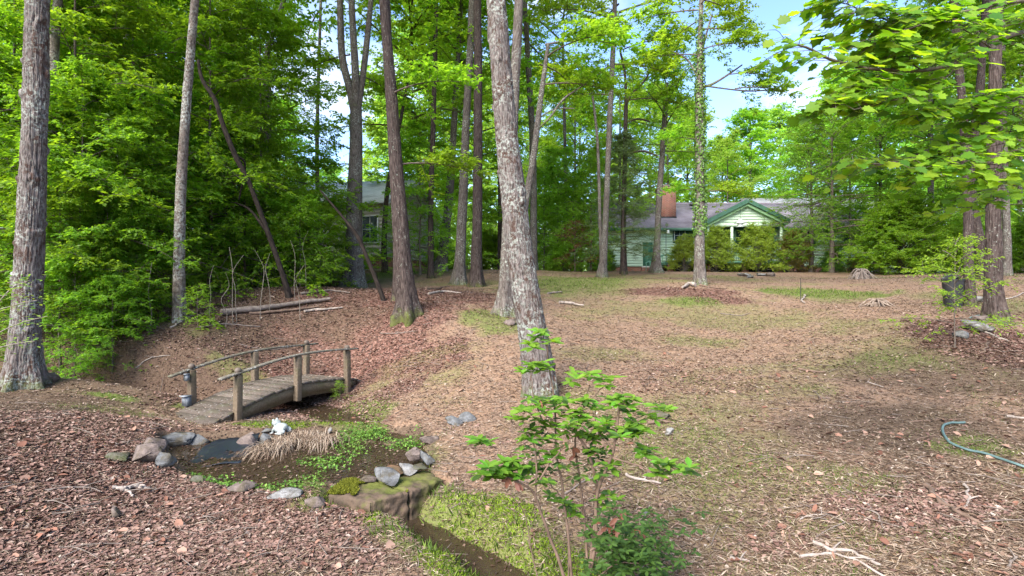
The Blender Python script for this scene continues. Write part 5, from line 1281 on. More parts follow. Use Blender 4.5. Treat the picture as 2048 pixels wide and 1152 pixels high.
# local: x along the span, y towards the rear rail (perp), z up from -1.92
bz0 = -1.92
def deck_z(u):            # top of deck above bz0, u = position along span in metres
    q = (u - 1.3) / 1.6
    return 0.335 - 0.26 * q * q + 0.05 * (u / BL) - 0.02
def arc_beam(y0, y1, top, dep, u0, u1, n=26):
    us = np.linspace(u0, u1, n); V = []
    for u in us:
        z = deck_z(u) + top; e = min(1, (min(u - u0, u1 - u)) / .35 + .35)
        V += [(u, y0, z), (u, y1, z), (u, y1, z - dep * e), (u, y0, z - dep * e)]
    m = MB(); F = []
    for i in range(n - 1):
        a = 4 * i
        for j in range(4): F.append((a + j, a + (j + 1) % 4, a + 4 + (j + 1) % 4, a + 4 + j))
    F += [(3, 2, 1, 0), (4 * (n - 1), 4 * (n - 1) + 1, 4 * (n - 1) + 2, 4 * (n - 1) + 3)]
    return m.add(V, F)
hw = BWd / 2
for y in (-hw + .05, -hw + 0.36, hw - .09):
    m = arc_beam(y, y + .042, -.03, .17, -.32, BL + .28); m.build('beam', WOOD_BEAM, bridge)
for y in (-hw + .098,):
    arc_beam(y, y + .03, -.055, .2, -.28, BL + .2).build('beam', WOOD_BEAM, bridge)
# deck planks, each one slightly different
pw = 0.185; u = -.42; k = 0
rng_ = random.Random(5)
while u < BL + .36:
    uc = u + pw / 2; z = deck_z(uc); sl_ = math.atan2(deck_z(uc + .05) - deck_z(uc - .05), .1)
    m = MB().box((0, 0, 0), (pw - .008, BWd - .06 + rng_.uniform(-.02, .03), .034))
    o = m.build('plank', WOOD_PLANK, bridge, loc=(uc, rng_.uniform(-.012, .012), z - .015 + rng_.uniform(-.003, .004)), rot=(rng_.uniform(-.006, .006), -sl_, rng_.uniform(-.012, .012)))
    bv = o.modifiers.new('bevel', 'BEVEL'); bv.width = .004; bv.segments = 1
    u += pw; k += 1
# ground ramp board at the near corner
def post(u, y, zb, zt, ball, lean=0):
    m = MB().box((0, 0, (zb + zt) / 2), (.095, .095, zt - zb))
    o = m.build('post', WOOD_POST, bridge, loc=(u, y, 0), rot=(lean, lean * .5, 0))
    bv = o.modifiers.new('bevel', 'BEVEL'); bv.width = .007; bv.segments = 2
    if ball:
        b = MB(); b.tube([(0, 0, zt - .004), (0, 0, zt + .018)], [.03, .026], 12); b.sphere((0, 0, zt + .055), (.05, .05, .047), 18, 12)
        b.build('finial', simple_mat('finial_wood', (.075, .055, .042), (.12, .095, .075), 14), o, smooth=True)
ftop = [(-1.156 - bz0), (-1.036 - bz0)]
yf, yr = -hw - .0, hw + .0
post(0, yf, -.35, ftop[0] - .10, True, .012); post(BL, yf, -.02, ftop[1] - .10, True, -.01)
post(0, yr, -.35, ftop[0] - .105, True, -.015); post(BL, yr, -.1, -1.0 - bz0 - .09, True, .01)
post(BL * .489, yf, -.0 + .08, -1.10 - bz0 - .01, False, .01); post(BL * .50, yr, .18, -1.10 - bz0 + .0, False, -.01)
# bent rails: they pass in front of the posts just under the balls
def rail(y, zs, name='rail'):
    pts = smooth_path([(a, y, b) for a, b in zs], 34)
    m = MB(); n = len(pts); V = []
    T = np.gradient(pts, axis=0); T /= np.linalg.norm(T, axis=1, keepdims=True)
    for p, t_ in zip(pts, T):
        nz = np.array([-t_[2], 0, t_[0]])
        for sy, szz in ((-1, -1), (1, -1), (1, 1), (-1, 1)): V.append(p + np.array([0, sy * .042, 0]) + nz * szz * .014)
    F = []
    for i in range(n - 1):
        for j in range(4): F.append((4 * i + j, 4 * i + (j + 1) % 4, 4 * i + 4 + (j + 1) % 4, 4 * i + 4 + j))
    F += [(3, 2, 1, 0), (4 * n - 4, 4 * n - 3, 4 * n - 2, 4 * n - 1)]
    m.add(V, F).build(name, WOOD_RAIL, bridge)
rail(yf - .02, [(-.30, .635), (0, .685), (.55, .775), (1.1, .83), (1.7, .835), (BL, .81), (BL + .22, .80)])
rail(yr + .02, [(-.34, .60), (0, .675), (.55, .775), (1.1, .835), (1.7, .85), (BL, .835), (BL + .3, .84)])
rng = np.random.default_rng(91); n = 260
uu = rng.uniform(-.35, BL + .3, n); vv = rng.uniform(-hw + .04, hw - .04, n)
V, F, k = leaf_arrays(np.column_stack([uu, vv, [deck_z(q) + .008 for q in uu]]), rand_dirs(n, rng, .1), norm(np.column_stack([rng.normal(0, .2, (n, 2)), np.ones(n)])), rng.uniform(.025, .06, n), rng.uniform(.012, .03, n))
tag(link('deck_leaves', np_mesh('deck_leaves', V, F, rnd=np.repeat(rng.random(n), k), mat=MAT_TAN), loc=bridge.location, rot=bridge.rotation_euler), 'small dead leaves fallen on the footbridge planks', 'leaves', kind='stuff')
# two small grey solar lamps on the rear left post
SOLAR = simple_mat('grey_plastic_lamp', (.20, .21, .225), (.13, .14, .15), 5, .4, .05)
for z, s, lab in ((.56, .07, 'small grey lamp box fixed near the top of the rear left bridge post'), (.2, .105, 'larger grey lamp box at the foot of the rear left bridge post')):
    p = Vector((bo.x, bo.y, bz0)) + Matrix.Rotation(bridge_ang, 3, 'Z') @ Vector((-.10, yr - .02, z))
    t = empty('solar_lamp', p, lab, 'lamp', rz=bridge_ang)
    MB().box((0, 0, 0), (s * .9, s, s * 1.35), taper=.85).build('housing', SOLAR, t); MB().box((-s * .2, 0, s * .78), (s * 1.2, s * 1.1, .012)).build('lid', SOLAR, t)
    if s > .1:
        for i in (-1, 0, 1): MB().box((-s * .46, i * .03, 0), (.01, .012, s)).build('rib', SOLAR, t)

# ------------------------------------------------------------------ rocks
def rock_mesh(seed, sub=3, cuts=13, rough=.04):
    import bmesh
    bm = bmesh.new(); bmesh.ops.create_icosphere(bm, subdivisions=sub, radius=1.0)
    V = np.array([v.co[:] for v in bm.verts]); F = np.array([[v.index for v in f.verts] for f in bm.faces]); bm.free()
    r = np.random.default_rng(seed)
    for _ in range(cuts):
        n = norm(r.normal(0, 1, 3)); c = r.uniform(.28, .62); d = V @ n - c
        V = V - np.outer(np.clip(d, 0, None), n)
    V = (V - (V.max(0) + V.min(0)) / 2) / ((V.max(0) - V.min(0)) / 2)
    V = V + norm(V) * (rough * fbm(V[:, 0] * 2.5 + seed, V[:, 1] * 2.5, V[:, 2] * 2.5, oct=3, seed=seed))[:, None]
    return V, F
def rock_mat(name, a, b):
    t = NT(name); ob = t.coord('Object')
    n = t.noise(t.coord('Object', (14, 14, 22)), 1.0, 7, .7); f = t.noise(ob, 90, 4, .7); m_ = t.noise(t.coord('Position'), 6.0, 4, .65)
    c = t.mix(t.ramp(n, ((.4, 0), (.6, 1))), a, b)
    c = t.mix(t.math('MULTIPLY', f, .5), c, tuple(q * .5 for q in b))
    c = t.mix(t.ramp(m_, ((.5, 0), (.62, .7))), c, (.075, .06, .035))
    return t.done(t.bsdf(c, .92, t.bump(n, .8, .02, t.bump(f, .5, .006)), .12))
ROCK_G = rock_mat('grey_rock', (.17, .17, .17), (.085, .085, .085)); ROCK_P = rock_mat('pinkish_rock', (.20, .155, .135), (.11, .085, .075))
ROCK_D = rock_mat('dark_mossy_rock', (.12, .11, .09), (.06, .065, .03)); ROCK_L = rock_mat('pale_rock', (.27, .26, .25), (.15, .14, .13)); ROCK_B = rock_mat('brown_rock', (.20, .115, .065), (.11, .06, .035))
ROCKS = [ # px, py (base centre), width px, height px, depth factor, mat, tilt, label, lift
    (290, 925, 54, 36, .8, ROCK_P, .1, 'large pinkish rock at the left tip of the pond'), (352, 900, 52, 32, .7, ROCK_G, .2, 'dark grey slab rock behind the pinkish one at the pond left tip'), (392, 902, 42, 32, .7, ROCK_G, -.1, 'grey block at the back of the dark liner pool'),
    (326, 936, 34, 30, .8, ROCK_G, .6, 'small tilted grey rock at the pond left tip'), (365, 920, 34, 20, .8, ROCK_D, 0, 'dark low rock inside the left rock ring'), (238, 918, 44, 14, .8, ROCK_D, 0, 'flat mossy rock left of the rock ring'),
    (305, 905, 40, 26, .8, ROCK_P, .4, 'pink brown rock leaning on the ring at the far left'), (495, 905, 44, 36, .5, ROCK_P, .1, 'upright flat mauve rock at the right of the liner pool'), (528, 893, 30, 26, .6, ROCK_G, 0, 'dark grey rock right of the upright mauve one'),
    (500, 876, 32, 12, .8, ROCK_P, 0, 'low buff rock behind the upright mauve one'), (535, 868, 24, 10, .8, ROCK_G, 0, 'small grey stone left of the white frog'),
    (395, 965, 28, 14, .8, ROCK_D, 0, 'small dark stone on the near pond edge, leftmost'), (480, 982, 50, 14, .8, ROCK_P, 0, 'flat buff stone on the near pond edge'), (570, 996, 58, 14, .7, ROCK_L, .1, 'flat pale stone on the near pond edge'), (630, 1010, 44, 18, .8, ROCK_P, .2, 'buff rock at the left end of the concrete sill'),
    (672, 984, 30, 12, .8, ROCK_P, 0, 'small stone at the mossy corner of the sill'),
    (735, 963, 34, 15, .9, ROCK_P, .2, 'small mauve rock lying left on the sill'), (772, 968, 50, 26, .8, ROCK_G, .18, 'sharp grey slab rock lying in front of the others on the sill'), (785, 952, 42, 22, .8, ROCK_B, 0, 'rounded brown rock in the middle of the sill pile'),
    (815, 948, 38, 22, .8, ROCK_L, .2, 'pale angular rock right of the brown one on the sill'), (838, 944, 36, 16, .9, ROCK_D, 0, 'flat dark mossy rock on the sill right end'), (827, 922, 32, 28, .8, ROCK_P, .3, 'tall mauve rock at the back of the sill pile'), (852, 928, 34, 20, .8, ROCK_G, .5, 'grey wedge rock at the right of the sill pile'),
    (862, 884, 42, 24, .8, ROCK_P, .3, 'mauve rock at the right tip of the pond'), (908, 850, 36, 14, .9, ROCK_G, .1, 'flat grey stone above the right tip of the pond'), (935, 842, 34, 18, .9, ROCK_G, .3, 'grey stone on the bank, farthest right of the pond rocks'),
    (1490, 553, 26, 7, .9, ROCK_L, 0, 'low pale rock before the azaleas, left one'), (1500, 556, 14, 6, .9, ROCK_G, 0, 'small grey rock before the azaleas'), (1523, 552, 22, 6, .9, ROCK_L, 0, 'flat pale rock before the bronze azalea'), (1543, 553, 18, 8, .9, ROCK_P, 0, 'buff rock before the bronze azalea, right one'),
    (1950, 662, 48, 22, 1.0, ROCK_L, .2, 'pale rounded rock at the foot of the ridged trunk'), (1925, 676, 26, 14, .8, ROCK_L, .1, 'small pale rock left of the rounded pale one'), (1965, 645, 30, 14, .9, ROCK_P, 0, 'mossy buff rock against the ridged trunk'),
    (1955, 605, 34, 14, .9, ROCK_L, 0, 'buff rock behind the bin trunk foot'), (228, 1036, 24, 16, .9, ROCK_P, .3, 'lone mauve stone in the red leaves at lower left'), (65, 768, 60, 20, .8, ROCK_P, .1, 'flat buff stone lying at the foot of the thick left trunk'), (1337, 872, 12, 22, .8, ROCK_L, .5, 'small upright pale stone right of the shrub'),
    (1320, 838, 44, 16, .9, ROCK_D, .1, 'dark wood like rock right of the leaning trunk'), (1020, 650, 26, 14, .8, ROCK_P, 0, 'small mossy stone behind the leaning trunk foot'), (1290, 1032, 18, 10, .8, ROCK_G, 0, 'small mauve stone lying right of the shrub base')]
for i, (px, py, w, h, df, mat, tilt, lab) in enumerate(ROCKS):
    g = gp(px, py); D = g.y; sill = 'sill' in lab and 'corner' not in lab and 'end of the concrete' not in lab
    if sill:
        D = -SILL_TOP * FPX / (py - 576); g = Vector(((px - 1024) / FPX * D, D, SILL_TOP + .005))
    W_, H_ = w / FPX * D * .54, h / FPX * D * (.42 if sill else .6)
    V, F = rock_mesh(200 + i, 3 if D < 8 else 2)
    V = V * np.array([W_, W_ * df, H_])
    R_ = np.array(Matrix.Rotation(tilt, 3, 'Y') @ Matrix.Rotation(tilt * .6, 3, 'X'))
    V = V @ R_.T; V[:, 2] -= V[:, 2].min() + H_ * (.12 if sill else .35)
    o = link('rock', np_mesh('rock', V, F, False, mat=mat), loc=(g.x, g.y + W_ * .2, g.z))
    tag(o, lab, 'rock')

# concrete sill: two mossy slabs
def sill_mat():
    t = NT('mossy_concrete'); v = t.coord('Object')
    n = t.noise(v, 6, 6, .65); g = t.noise(v, 30, 4, .7); w = t.noise(v, 2.2, 4, .6)
    c = t.mix(t.ramp(n, ((.35, 0), (.65, 1))), (.12, .082, .058), (.055, .042, .03))
    c = t.mix(t.ramp(w, ((.48, 0), (.6, .8))), c, (.09, .105, .02))
    return t.done(t.bsdf(c, .95, t.bump(g, .6, .012, t.bump(n, .5, .02)), .1))
SILL = sill_mat()
sa = [zp(655, 988, SILL_TOP), zp(740, 1003, SILL_TOP), zp(818, 984, SILL_TOP), zp(735, 955, SILL_TOP), zp(688, 962, SILL_TOP)]
sb = [zp(822, 983, SILL_TOP), zp(888, 957, SILL_TOP), zp(850, 940, SILL_TOP), zp(739, 955, SILL_TOP)]
sillo = empty('concrete_sill', (*sa[1], -2.2), 'low mossy concrete sill in two slabs damming the pond', 'dam')
for poly in (sa, sb):
    q = [(p[0] - sillo.location.x, p[1] - sillo.location.y) for p in poly]
    o = MB().prism(q, -.12, SILL_TOP + 2.2, 2).build('slab', SILL, sillo)
    rm = o.modifiers.new('remesh', 'REMESH'); rm.mode = 'VOXEL'; rm.voxel_size = .016; rm.use_smooth_shade = True
    tx = bpy.data.textures.new('lumps', 'CLOUDS'); tx.noise_scale = .09; tx.noise_depth = 3
    dm = o.modifiers.new('worn', 'DISPLACE'); dm.texture = tx; dm.texture_coords = 'GLOBAL'; dm.strength = .055; dm.mid_level = .55
# moss mats on the sill
rng = np.random.default_rng(31); n = 26000
tri = np.array([sa[0], sa[1], sa[2], sa[3], sa[4]]); c0_ = tri.mean(0)
i_ = rng.integers(0, 5, n); a_ = rng.random(n); b_ = rng.random(n); fl = a_ + b_ > 1; a_[fl] = 1 - a_[fl]; b_[fl] = 1 - b_[fl]
XY = c0_ + a_[:, None] * (tri[i_] - c0_) + b_[:, None] * (tri[(i_ + 1) % 5] - c0_)
kp = (fbm(XY[:, 0] * 4, XY[:, 1] * 4, oct=3, seed=5) + 0.9 * (c0_[0] + 0.02 - XY[:, 0])) > .0
XY = XY[kp]; m = len(XY)
V, F, k = leaf_arrays(np.column_stack([XY, np.full(m, SILL_TOP)]), norm(np.column_stack([rng.normal(0, .5, (m, 2)), np.ones(m)])), rand_dirs(m, rng, .1), rng.uniform(.015, .04, m), rng.uniform(.005, .009, m))
tag(link('sill_moss', np_mesh('sill_moss', V, F, rnd=np.repeat(rng.random(m), k), mat=ramp_mat('olive_moss', ((0, (.06, .07, .01)), (.6, (.14, .15, .015)), (1, (.25, .25, .03))), .8, .2))), 'olive moss mat on the left end of the concrete sill', 'moss', kind='stuff')
# dark pond liner showing at the left pool
LINER = NT('pond_liner'); LINER = LINER.done(LINER.bsdf((.014, .017, .024, 1), .32, None, .6))
u_, v_ = np.meshgrid(np.linspace(0, 1, 30), np.linspace(0, 1, 12))
pa = np.array([*wp(345, 940)]); pb = np.array([*wp(480, 926)]); pc_ = np.array([*wp(520, 884)]); pd_ = np.array([*wp(425, 893)])
PX = (1 - v_)[..., None] * (pa + u_[..., None] * (pb - pa)) + v_[..., None] * (pd_ + u_[..., None] * (pc_ - pd_))
PZ = -1.98 + .11 * v_ ** 2 + .05 * fbm(PX[..., 0] * 5, PX[..., 1] * 5, oct=3, seed=44)
ii = np.arange(u_.size).reshape(u_.shape); F = np.stack([ii[:-1, :-1], ii[:-1, 1:], ii[1:, 1:], ii[1:, :-1]], -1).reshape(-1, 4)
o = link('pond_liner', np_mesh('pond_liner', np.concatenate([PX, PZ[..., None]], -1).reshape(-1, 3), F, True, mat=LINER))
so = o.modifiers.new('thick', 'SOLIDIFY'); so.thickness = .006; tag(o, 'wet dark blue black pond liner under the dry sedge', 'pond liner')
# white frog statue
g = gp(562, 866); t = MB()
t.sphere((0, 0, .06), (.085, .06, .055), 20, 12, Matrix.Rotation(-.35, 3, 'Y')); t.sphere((-.065, 0, .115), (.05, .05, .038), 18, 10); t.sphere((-.08, -.028, .148), .016, 10, 8); t.sphere((-.08, .028, .148), .016, 10, 8)
for s in (-1, 1):
    t.sphere((.05, s * .055, .035), (.05, .024, .034), 12, 8); t.sphere((.02, s * .07, .01), (.05, .016, .012), 12, 8)
    t.tube([(-.045, s * .035, .08), (-.07, s * .05, .04), (-.075, s * .05, .0)], [.018, .014, .012], 8); t.sphere((-.09, s * .052, .004), (.026, .018, .009), 10, 6)
o = t.build('frog_statue', simple_mat('white_stone_paint', (.36, .375, .37), (.17, .19, .175), 22, .8, .3), smooth=True, loc=(g.x, g.y, g.z - .005), rot=(0, 0, -.3), scale=1.15)
rm = o.modifiers.new('remesh', 'REMESH'); rm.mode = 'VOXEL'; rm.voxel_size = .006; rm.use_smooth_shade = True
tag(o, 'weathered white frog statue sitting on the far pond bank', 'statue')
g = gp(660, 868); V, F = rock_mesh(400, 2); o = link('shell_stone', np_mesh('shell_stone', V * np.array([.035, .035, .06]), F, mat=ROCK_L), loc=(g.x, g.y, g.z + .03), rot=(0.3, 0.2, 0)); tag(o, 'small white upright stone on the mossy far pond bank', 'rock')
# white pipe end by the sill
g = Vector(zp(812, 1020, -2.13) + (-2.13,)); MB()
o = MB().tube([(0, 0, 0), (.10, .05, .012)], .03, 14).build('pipe_end', WHITE, loc=(g.x, g.y, g.z), smooth=False); tag(o, 'short white pipe end below the concrete sill', 'pipe')

# ------------------------------------------------------------------ black bin, hoses, stake, stumps
g = gp(1906, 612); bin_ = empty('black_bin', g, 'black round bin standing behind the small sapling', 'bin')
BINM = simple_mat('black_plastic', (.015, .015, .016), (.025, .025, .025), 6, .5, .1)
D = g.y; rb = 18 / FPX * D
MB().tube([(0, 0, -.03), (0, 0, .25), (0, 0, .5), (0, 0, .62)], [rb * .85, rb * .93, rb, rb * 1.02], 24).build('barrel', BINM, bin_, smooth=True)
MB().tube([(0, 0, .6), (0, 0, .64)], [rb * 1.08, rb * 1.08], 24).build('rim', BINM, bin_, smooth=True)
V, F = rock_mesh(410, 3); link('bag', np_mesh('bag', V * np.array([rb * .95, rb * .9, .12]), F, mat=BINM), bin_, loc=(0, 0, .66))
HOSE = simple_mat('green_grey_hose', (.07, .115, .11), (.10, .15, .14), 9, .45, .1, spec=.4)
def ground_curve(pts, n, r, dz=0.0):
    P2 = [gp(px, py) for px, py in pts]
    q = smooth_path([(p.x, p.y) for p in P2], n)
    z = height(q[:, 0], q[:, 1]) + r * 1.1 + dz
    return np.column_stack([q, z])
def curve_obj(name, pts, n, r, mat, label, cat, group=None, k=8, r1=None, dz=0.0, wig=0.0, seed=0, branches=()):
    c = ground_curve(pts, n, r, dz)
    if wig:
        rg = np.random.default_rng(seed); c[:, :2] += wig * np.stack([vnoise(np.arange(n) * .6, np.zeros(n) + seed), vnoise(np.arange(n) * .6, np.zeros(n) + seed + 5)], -1)
    rad = np.linspace(r, r1 if r1 else r, n) * (1 + (.18 * vnoise(np.arange(n) * .9, np.zeros(n) + seed, seed=3) if wig else 0))
    o = Vector(c[0]); m = MB(); m.tube(c - c[0], rad, k)
    for (f, dx, dy, dzz, br) in branches:
        i = int(f * (n - 1)); p = c[i] - c[0]
        m.tube(smooth_path([tuple(p), (p[0] + dx * .5, p[1] + dy * .5, p[2] + dzz * .7), (p[0] + dx, p[1] + dy, p[2] + dzz)], 7), np.linspace(br, br * .5, 7), 6)
    ob = m.build(name, mat, smooth=True, uv=True, loc=o)
    return tag(ob, label, cat, group)
curve_obj('garden_hose', [(1930, 850), (1900, 851), (1885, 862), (1895, 885), (1925, 902), (1975, 915), (2030, 933), (2080, 950), (2200, 1000)], 90, .013, HOSE, 'pale green garden hose curving in from the right edge', 'hose', dz=.012)
curve_obj('garden_hose', [(1940, 640), (1955, 636), (1975, 638), (1995, 645), (2014, 654)], 30, .016, HOSE, 'short pale hose piece crossing the ridged trunk foot', 'hose', dz=.03)
g = gp(1601, 600); o = MB().tube([(0, 0, -.1), (0.005, 0, .35), (.01, 0, .62)], .009, 6).build('metal_stake', BLACK, loc=g); tag(o, 'thin dark stake standing in the bright grass patch', 'stake')
def stump(px, py, wpx, hpx, lab, mat):
    g = gp(px, py); w = wpx / FPX * g.y / 2; h = hpx / FPX * g.y; r = random.Random(px)
    t = empty('tree_stump', g, lab, 'stump')
    V, F = rock_mesh(px, 3, 6, .25); link('root_mass', np_mesh('root_mass', V * np.array([w * .55, w * .5, h * .55]), F, mat=mat), t, loc=(0, 0, h * .12))
    m = MB()
    for i in range(22):
        a = i * .9 + r.uniform(-.3, .3); L_ = w * r.uniform(.6, 1.1)
        m.tube(smooth_path([(0, 0, h * r.uniform(.4, .75)), (math.cos(a) * L_ * .45, math.sin(a) * L_ * .45, h * r.uniform(.35, .9)), (math.cos(a) * L_, math.sin(a) * L_, -h * .05)], 8), np.linspace(w * .09, w * .03, 8), 6)
    m.build('root', mat, t, smooth=True)
STUMP = simple_mat('rotten_root_wood', (.10, .07, .05), (.22, .17, .135), 10, .95, .6, .02)
stump(1722, 558, 54, 22, 'pale upended root stump near the house crest', simple_mat('grey_root_wood', (.20, .16, .135), (.11, .085, .07), 10, .95, .6, .02)); stump(1752, 612, 60, 16, 'dark flat root stump nearer in the grass', STUMP)
# fallen wood
STICK = simple_mat('grey_stick', (.20, .16, .135), (.11, .085, .07), 12, .9, .4); STICKP = simple_mat('pale_stick', (.33, .275, .235), (.20, .16, .135), 12, .85, .4); STICKD = simple_mat('dark_stick', (.10, .065, .045), (.17, .11, .08), 12, .9, .4)
STICKS = [([(1852, 975), (1880, 1005), (1915, 1030), (1955, 1050)], .02, STICKD, 'thick brown branch lying among oak leaves at lower right'), ([(1620, 1088), (1660, 1105), (1700, 1108), (1760, 1135)], .016, STICKP, 'longest pale peeled branch at the lower right'),
          ([(1600, 1118), (1640, 1112), (1700, 1120), (1780, 1160)], .012, STICKP, 'second pale peeled branch just below the longest one'), ([(1598, 741), (1622, 745), (1650, 748)], .02, STICKD, 'short dark curved bark piece in the middle of the clearing'),
          ([(1736, 766), (1768, 776)], .010, STICKP, 'small pale twig right of the dark bark piece'), ([(1820, 845), (1870, 842), (1920, 840)], .009, STICKD, 'thin dark twig lying just above the hose end'), ([(1934, 975), (1936, 1000), (1930, 1020)], .013, STICKP, 'short pale stick right of the thick brown branch'),
          ([(1733, 1010), (1755, 1035), (1768, 1060)], .010, STICK, 'grey forked twig left of the thick brown branch'), ([(2012, 836), (2060, 838)], .018, STICKP, 'cut pale stick at the right frame edge'), ([(1968, 665), (1990, 675), (2015, 684)], .022, STICKP, 'pale stick beside the hose piece on red leaves'),
          ([(1975, 688), (1968, 702), (1962, 710)], .02, STICKD, 'short dark stick near the sapling foot'), ([(440, 632), (520, 624), (600, 612), (660, 604)], .07, STICK, 'long fallen log in the shade of the left wood'), ([(500, 630), (580, 624), (640, 616)], .035, STICKD, 'dark thinner log lying behind the long fallen log'),
          ([(610, 625), (650, 622), (683, 618)], .03, STICKP, 'pale short log right of the long fallen log'), ([(340, 658), (365, 645), (385, 632)], .02, STICKP, 'pale leaning stick at the slim pale trunk foot'), ([(400, 657), (450, 650), (520, 656)], .018, STICK, 'grey stick on the leaves below the long log'),
          ([(600, 590), (660, 583), (700, 588)], .03, STICK, 'grey branch on the ground left of the forked tree'), ([(700, 545), (735, 542), (770, 545)], .05, STICKP, 'pale log on the lawn edge before the beige house'), ([(860, 590), (890, 585), (920, 588)], .03, STICKP, 'pale stick before the mossy pair of trunks'),
          ([(850, 580), (880, 578), (900, 574)], .03, STICKD, 'dark stick left of the mossy pair of trunks'), ([(1120, 608), (1140, 609), (1165, 614)], .04, STICKP, 'pale log piece on the open slope'), ([(1096, 589), (1110, 587), (1125, 586)], .03, STICK, 'small grey branch on the yellow moss strip'),
          ([(270, 740), (300, 722), (340, 716)], .012, STICKP, 'thin arched pale twig above the ditch'), ([(90, 985), (150, 978), (200, 985)], .012, STICK, 'weathered twig left of the bark pieces in red leaves'), ([(245, 985), (275, 978), (300, 984)], .022, STICKP, 'pale curled bark piece in the red leaves'),
          ([(225, 980), (250, 984), (268, 996)], .018, STICKP, 'second pale bark piece touching the curled one'), ([(1130, 990), (1180, 960), (1225, 955)], .01, STICK, 'grey twig on the ground behind the shrub'), ([(1250, 955), (1290, 965), (1320, 972)], .016, STICKP, 'pale flat bark strip right of the shrub'),
          ([(1390, 575), (1378, 573), (1366, 580)], .07, STICKP, 'pale exposed root at the ivy trunk foot'), ([(1400, 572), (1425, 577), (1450, 580)], .03, STICKD, 'dark root running right from the ivy trunk foot'), ([(1610, 592), (1604, 602), (1610, 608)], .03, STICKP, 'small pale forked twig in the bright grass'),
          ([(1440, 628), (1480, 632), (1500, 628)], .012, STICK, 'thin grey twig on the open slope below the ivy trunk'), ([(1990, 600), (2020, 598), (2060, 580)], .02, STICKP, 'pale forked branch on red leaves at the right edge'), ([(1600, 1040), (1640, 1032), (1680, 1035)], .007, STICKP, 'very thin pale twig in the grass at lower right'),
          ([(2012, 1135), (2030, 1120), (2048, 1118)], .01, STICK, 'small twig in the lower right corner'), ([(1460, 1118), (1480, 1124), (1500, 1128)], .012, STICKP, 'pale short stick at the bottom right of the shrub'), ([(1300, 850), (1320, 846), (1340, 848)], .022, STICKD, 'dark knotty wood piece right of the leaning trunk'),
          ([(760, 668), (800, 668), (830, 664)], .012, STICK, 'thin stick on the slope behind the footbridge'), ([(480, 690), (530, 700), (600, 690)], .010, STICK, 'long thin stick just behind the bridge rail'), ([(1830, 880), (1900, 868), (1960, 872)], .006, STICKD, 'thin straight twig inside the hose bend')]
for i, (pts, r, mat, lab) in enumerate(STICKS):
    br = []
    rg = random.Random(i)
    if r < .03 and len(pts) > 2: br = [(rg.uniform(.3, .7), rg.uniform(-.15, .15), rg.uniform(-.1, .12), .03, r * .5)]
    curve_obj('log' if r >= .05 else 'stick', pts, 20, r, mat, lab, 'log' if r >= .05 else 'stick', k=8, r1=r * .55, wig=r * 1.2 if r < .05 else .02, seed=i, branches=br)
# twig litter along the wood edge (uncountable)
rng = np.random.default_rng(55); n = 1500
X, Dd = scatter(n, 4, 22, rng, power=1.2); r_, g_, d_ = zones(X, Dd); kp = (rng.random(n) < .25 + .6 * r_) & ~in_pond(X, Dd); X, Dd = X[kp], Dd[kp]; n = len(X)
a = rand_dirs(n, rng, .06); L = rng.uniform(.1, .45, n); p0 = np.column_stack([X, Dd, height(X, Dd) + .015]); p2 = p0 + a * L[:, None]; p2[:, 2] = np.maximum(p2[:, 2], height(p2[:, 0], p2[:, 1]) + .01); p1 = (p0 + p2) / 2 + rng.normal(0, .02, (n, 3))
V, F = many_tubes(p0, p1, p2, rng.uniform(.003, .006, n), rng.uniform(.002, .003, n), 4, 4)
tag(link('twig_litter', np_mesh('twig_litter', V, F, True, mat=STICK)), 'thin grey twigs strewn over the clearing floor', 'twigs', kind='stuff')

# ------------------------------------------------------------------ foreground plants
def lobed_leaf(name, kind, mat):
    """one leaf of unit length lying along +x, facing +z"""
    if kind == 'maple':
        out = [(0, 0), (.10, .16), (.02, .34), (.24, .36), (.30, .60), (.50, .42), (.72, .46), (.74, .26), (1.0, 0)]
    else:
        out = [(0, 0), (.12, .07), (.32, .17), (.55, .21), (.78, .15), (.92, .06), (1, 0)]
    m = len(out); z = lambda x, y: .10 * abs(y) * (1 if kind != 'maple' else .6) - .16 * x * x + .02
    V = [(x, 0, z(x, 0) - .02) for x, y in out] + [(x, y, z(x, y) + .03 * abs(y)) for x, y in out[1:-1]] + [(x, -y, z(x, y) + .03 * abs(y)) for x, y in out[1:-1]]
    F3 = []; up = lambda i: 0 if i == 0 else (m - 1 if i == m - 1 else m + i - 1); dn = lambda i: 0 if i == 0 else (m - 1 if i == m - 1 else m + m - 2 + i - 1)
    # spine points must rise monotonically in x for clean triangles
    xs = sorted(range(m), key=lambda i: out[i][0])
    F = []
    mid = [(0, 0, 0), (.5, 0, -.02), (1, 0, -.14)]
    ring_u = [(x, y) for x, y in out]; ring_d = [(x, -y) for x, y in out[::-1][1:-1]]
    ring = ring_u + ring_d
    V = [(x, y, z(x, y)) for x, y in ring] + [(.34, 0, z(.34, 0) - .03)]
    c = len(ring); F = [(i, (i + 1) % c, c) for i in range(c)]
    F = [f[::-1] for f in F]
    me = np_mesh(name, V, F, True, rnd=np.full(len(F), .5), mat=mat)
    return me
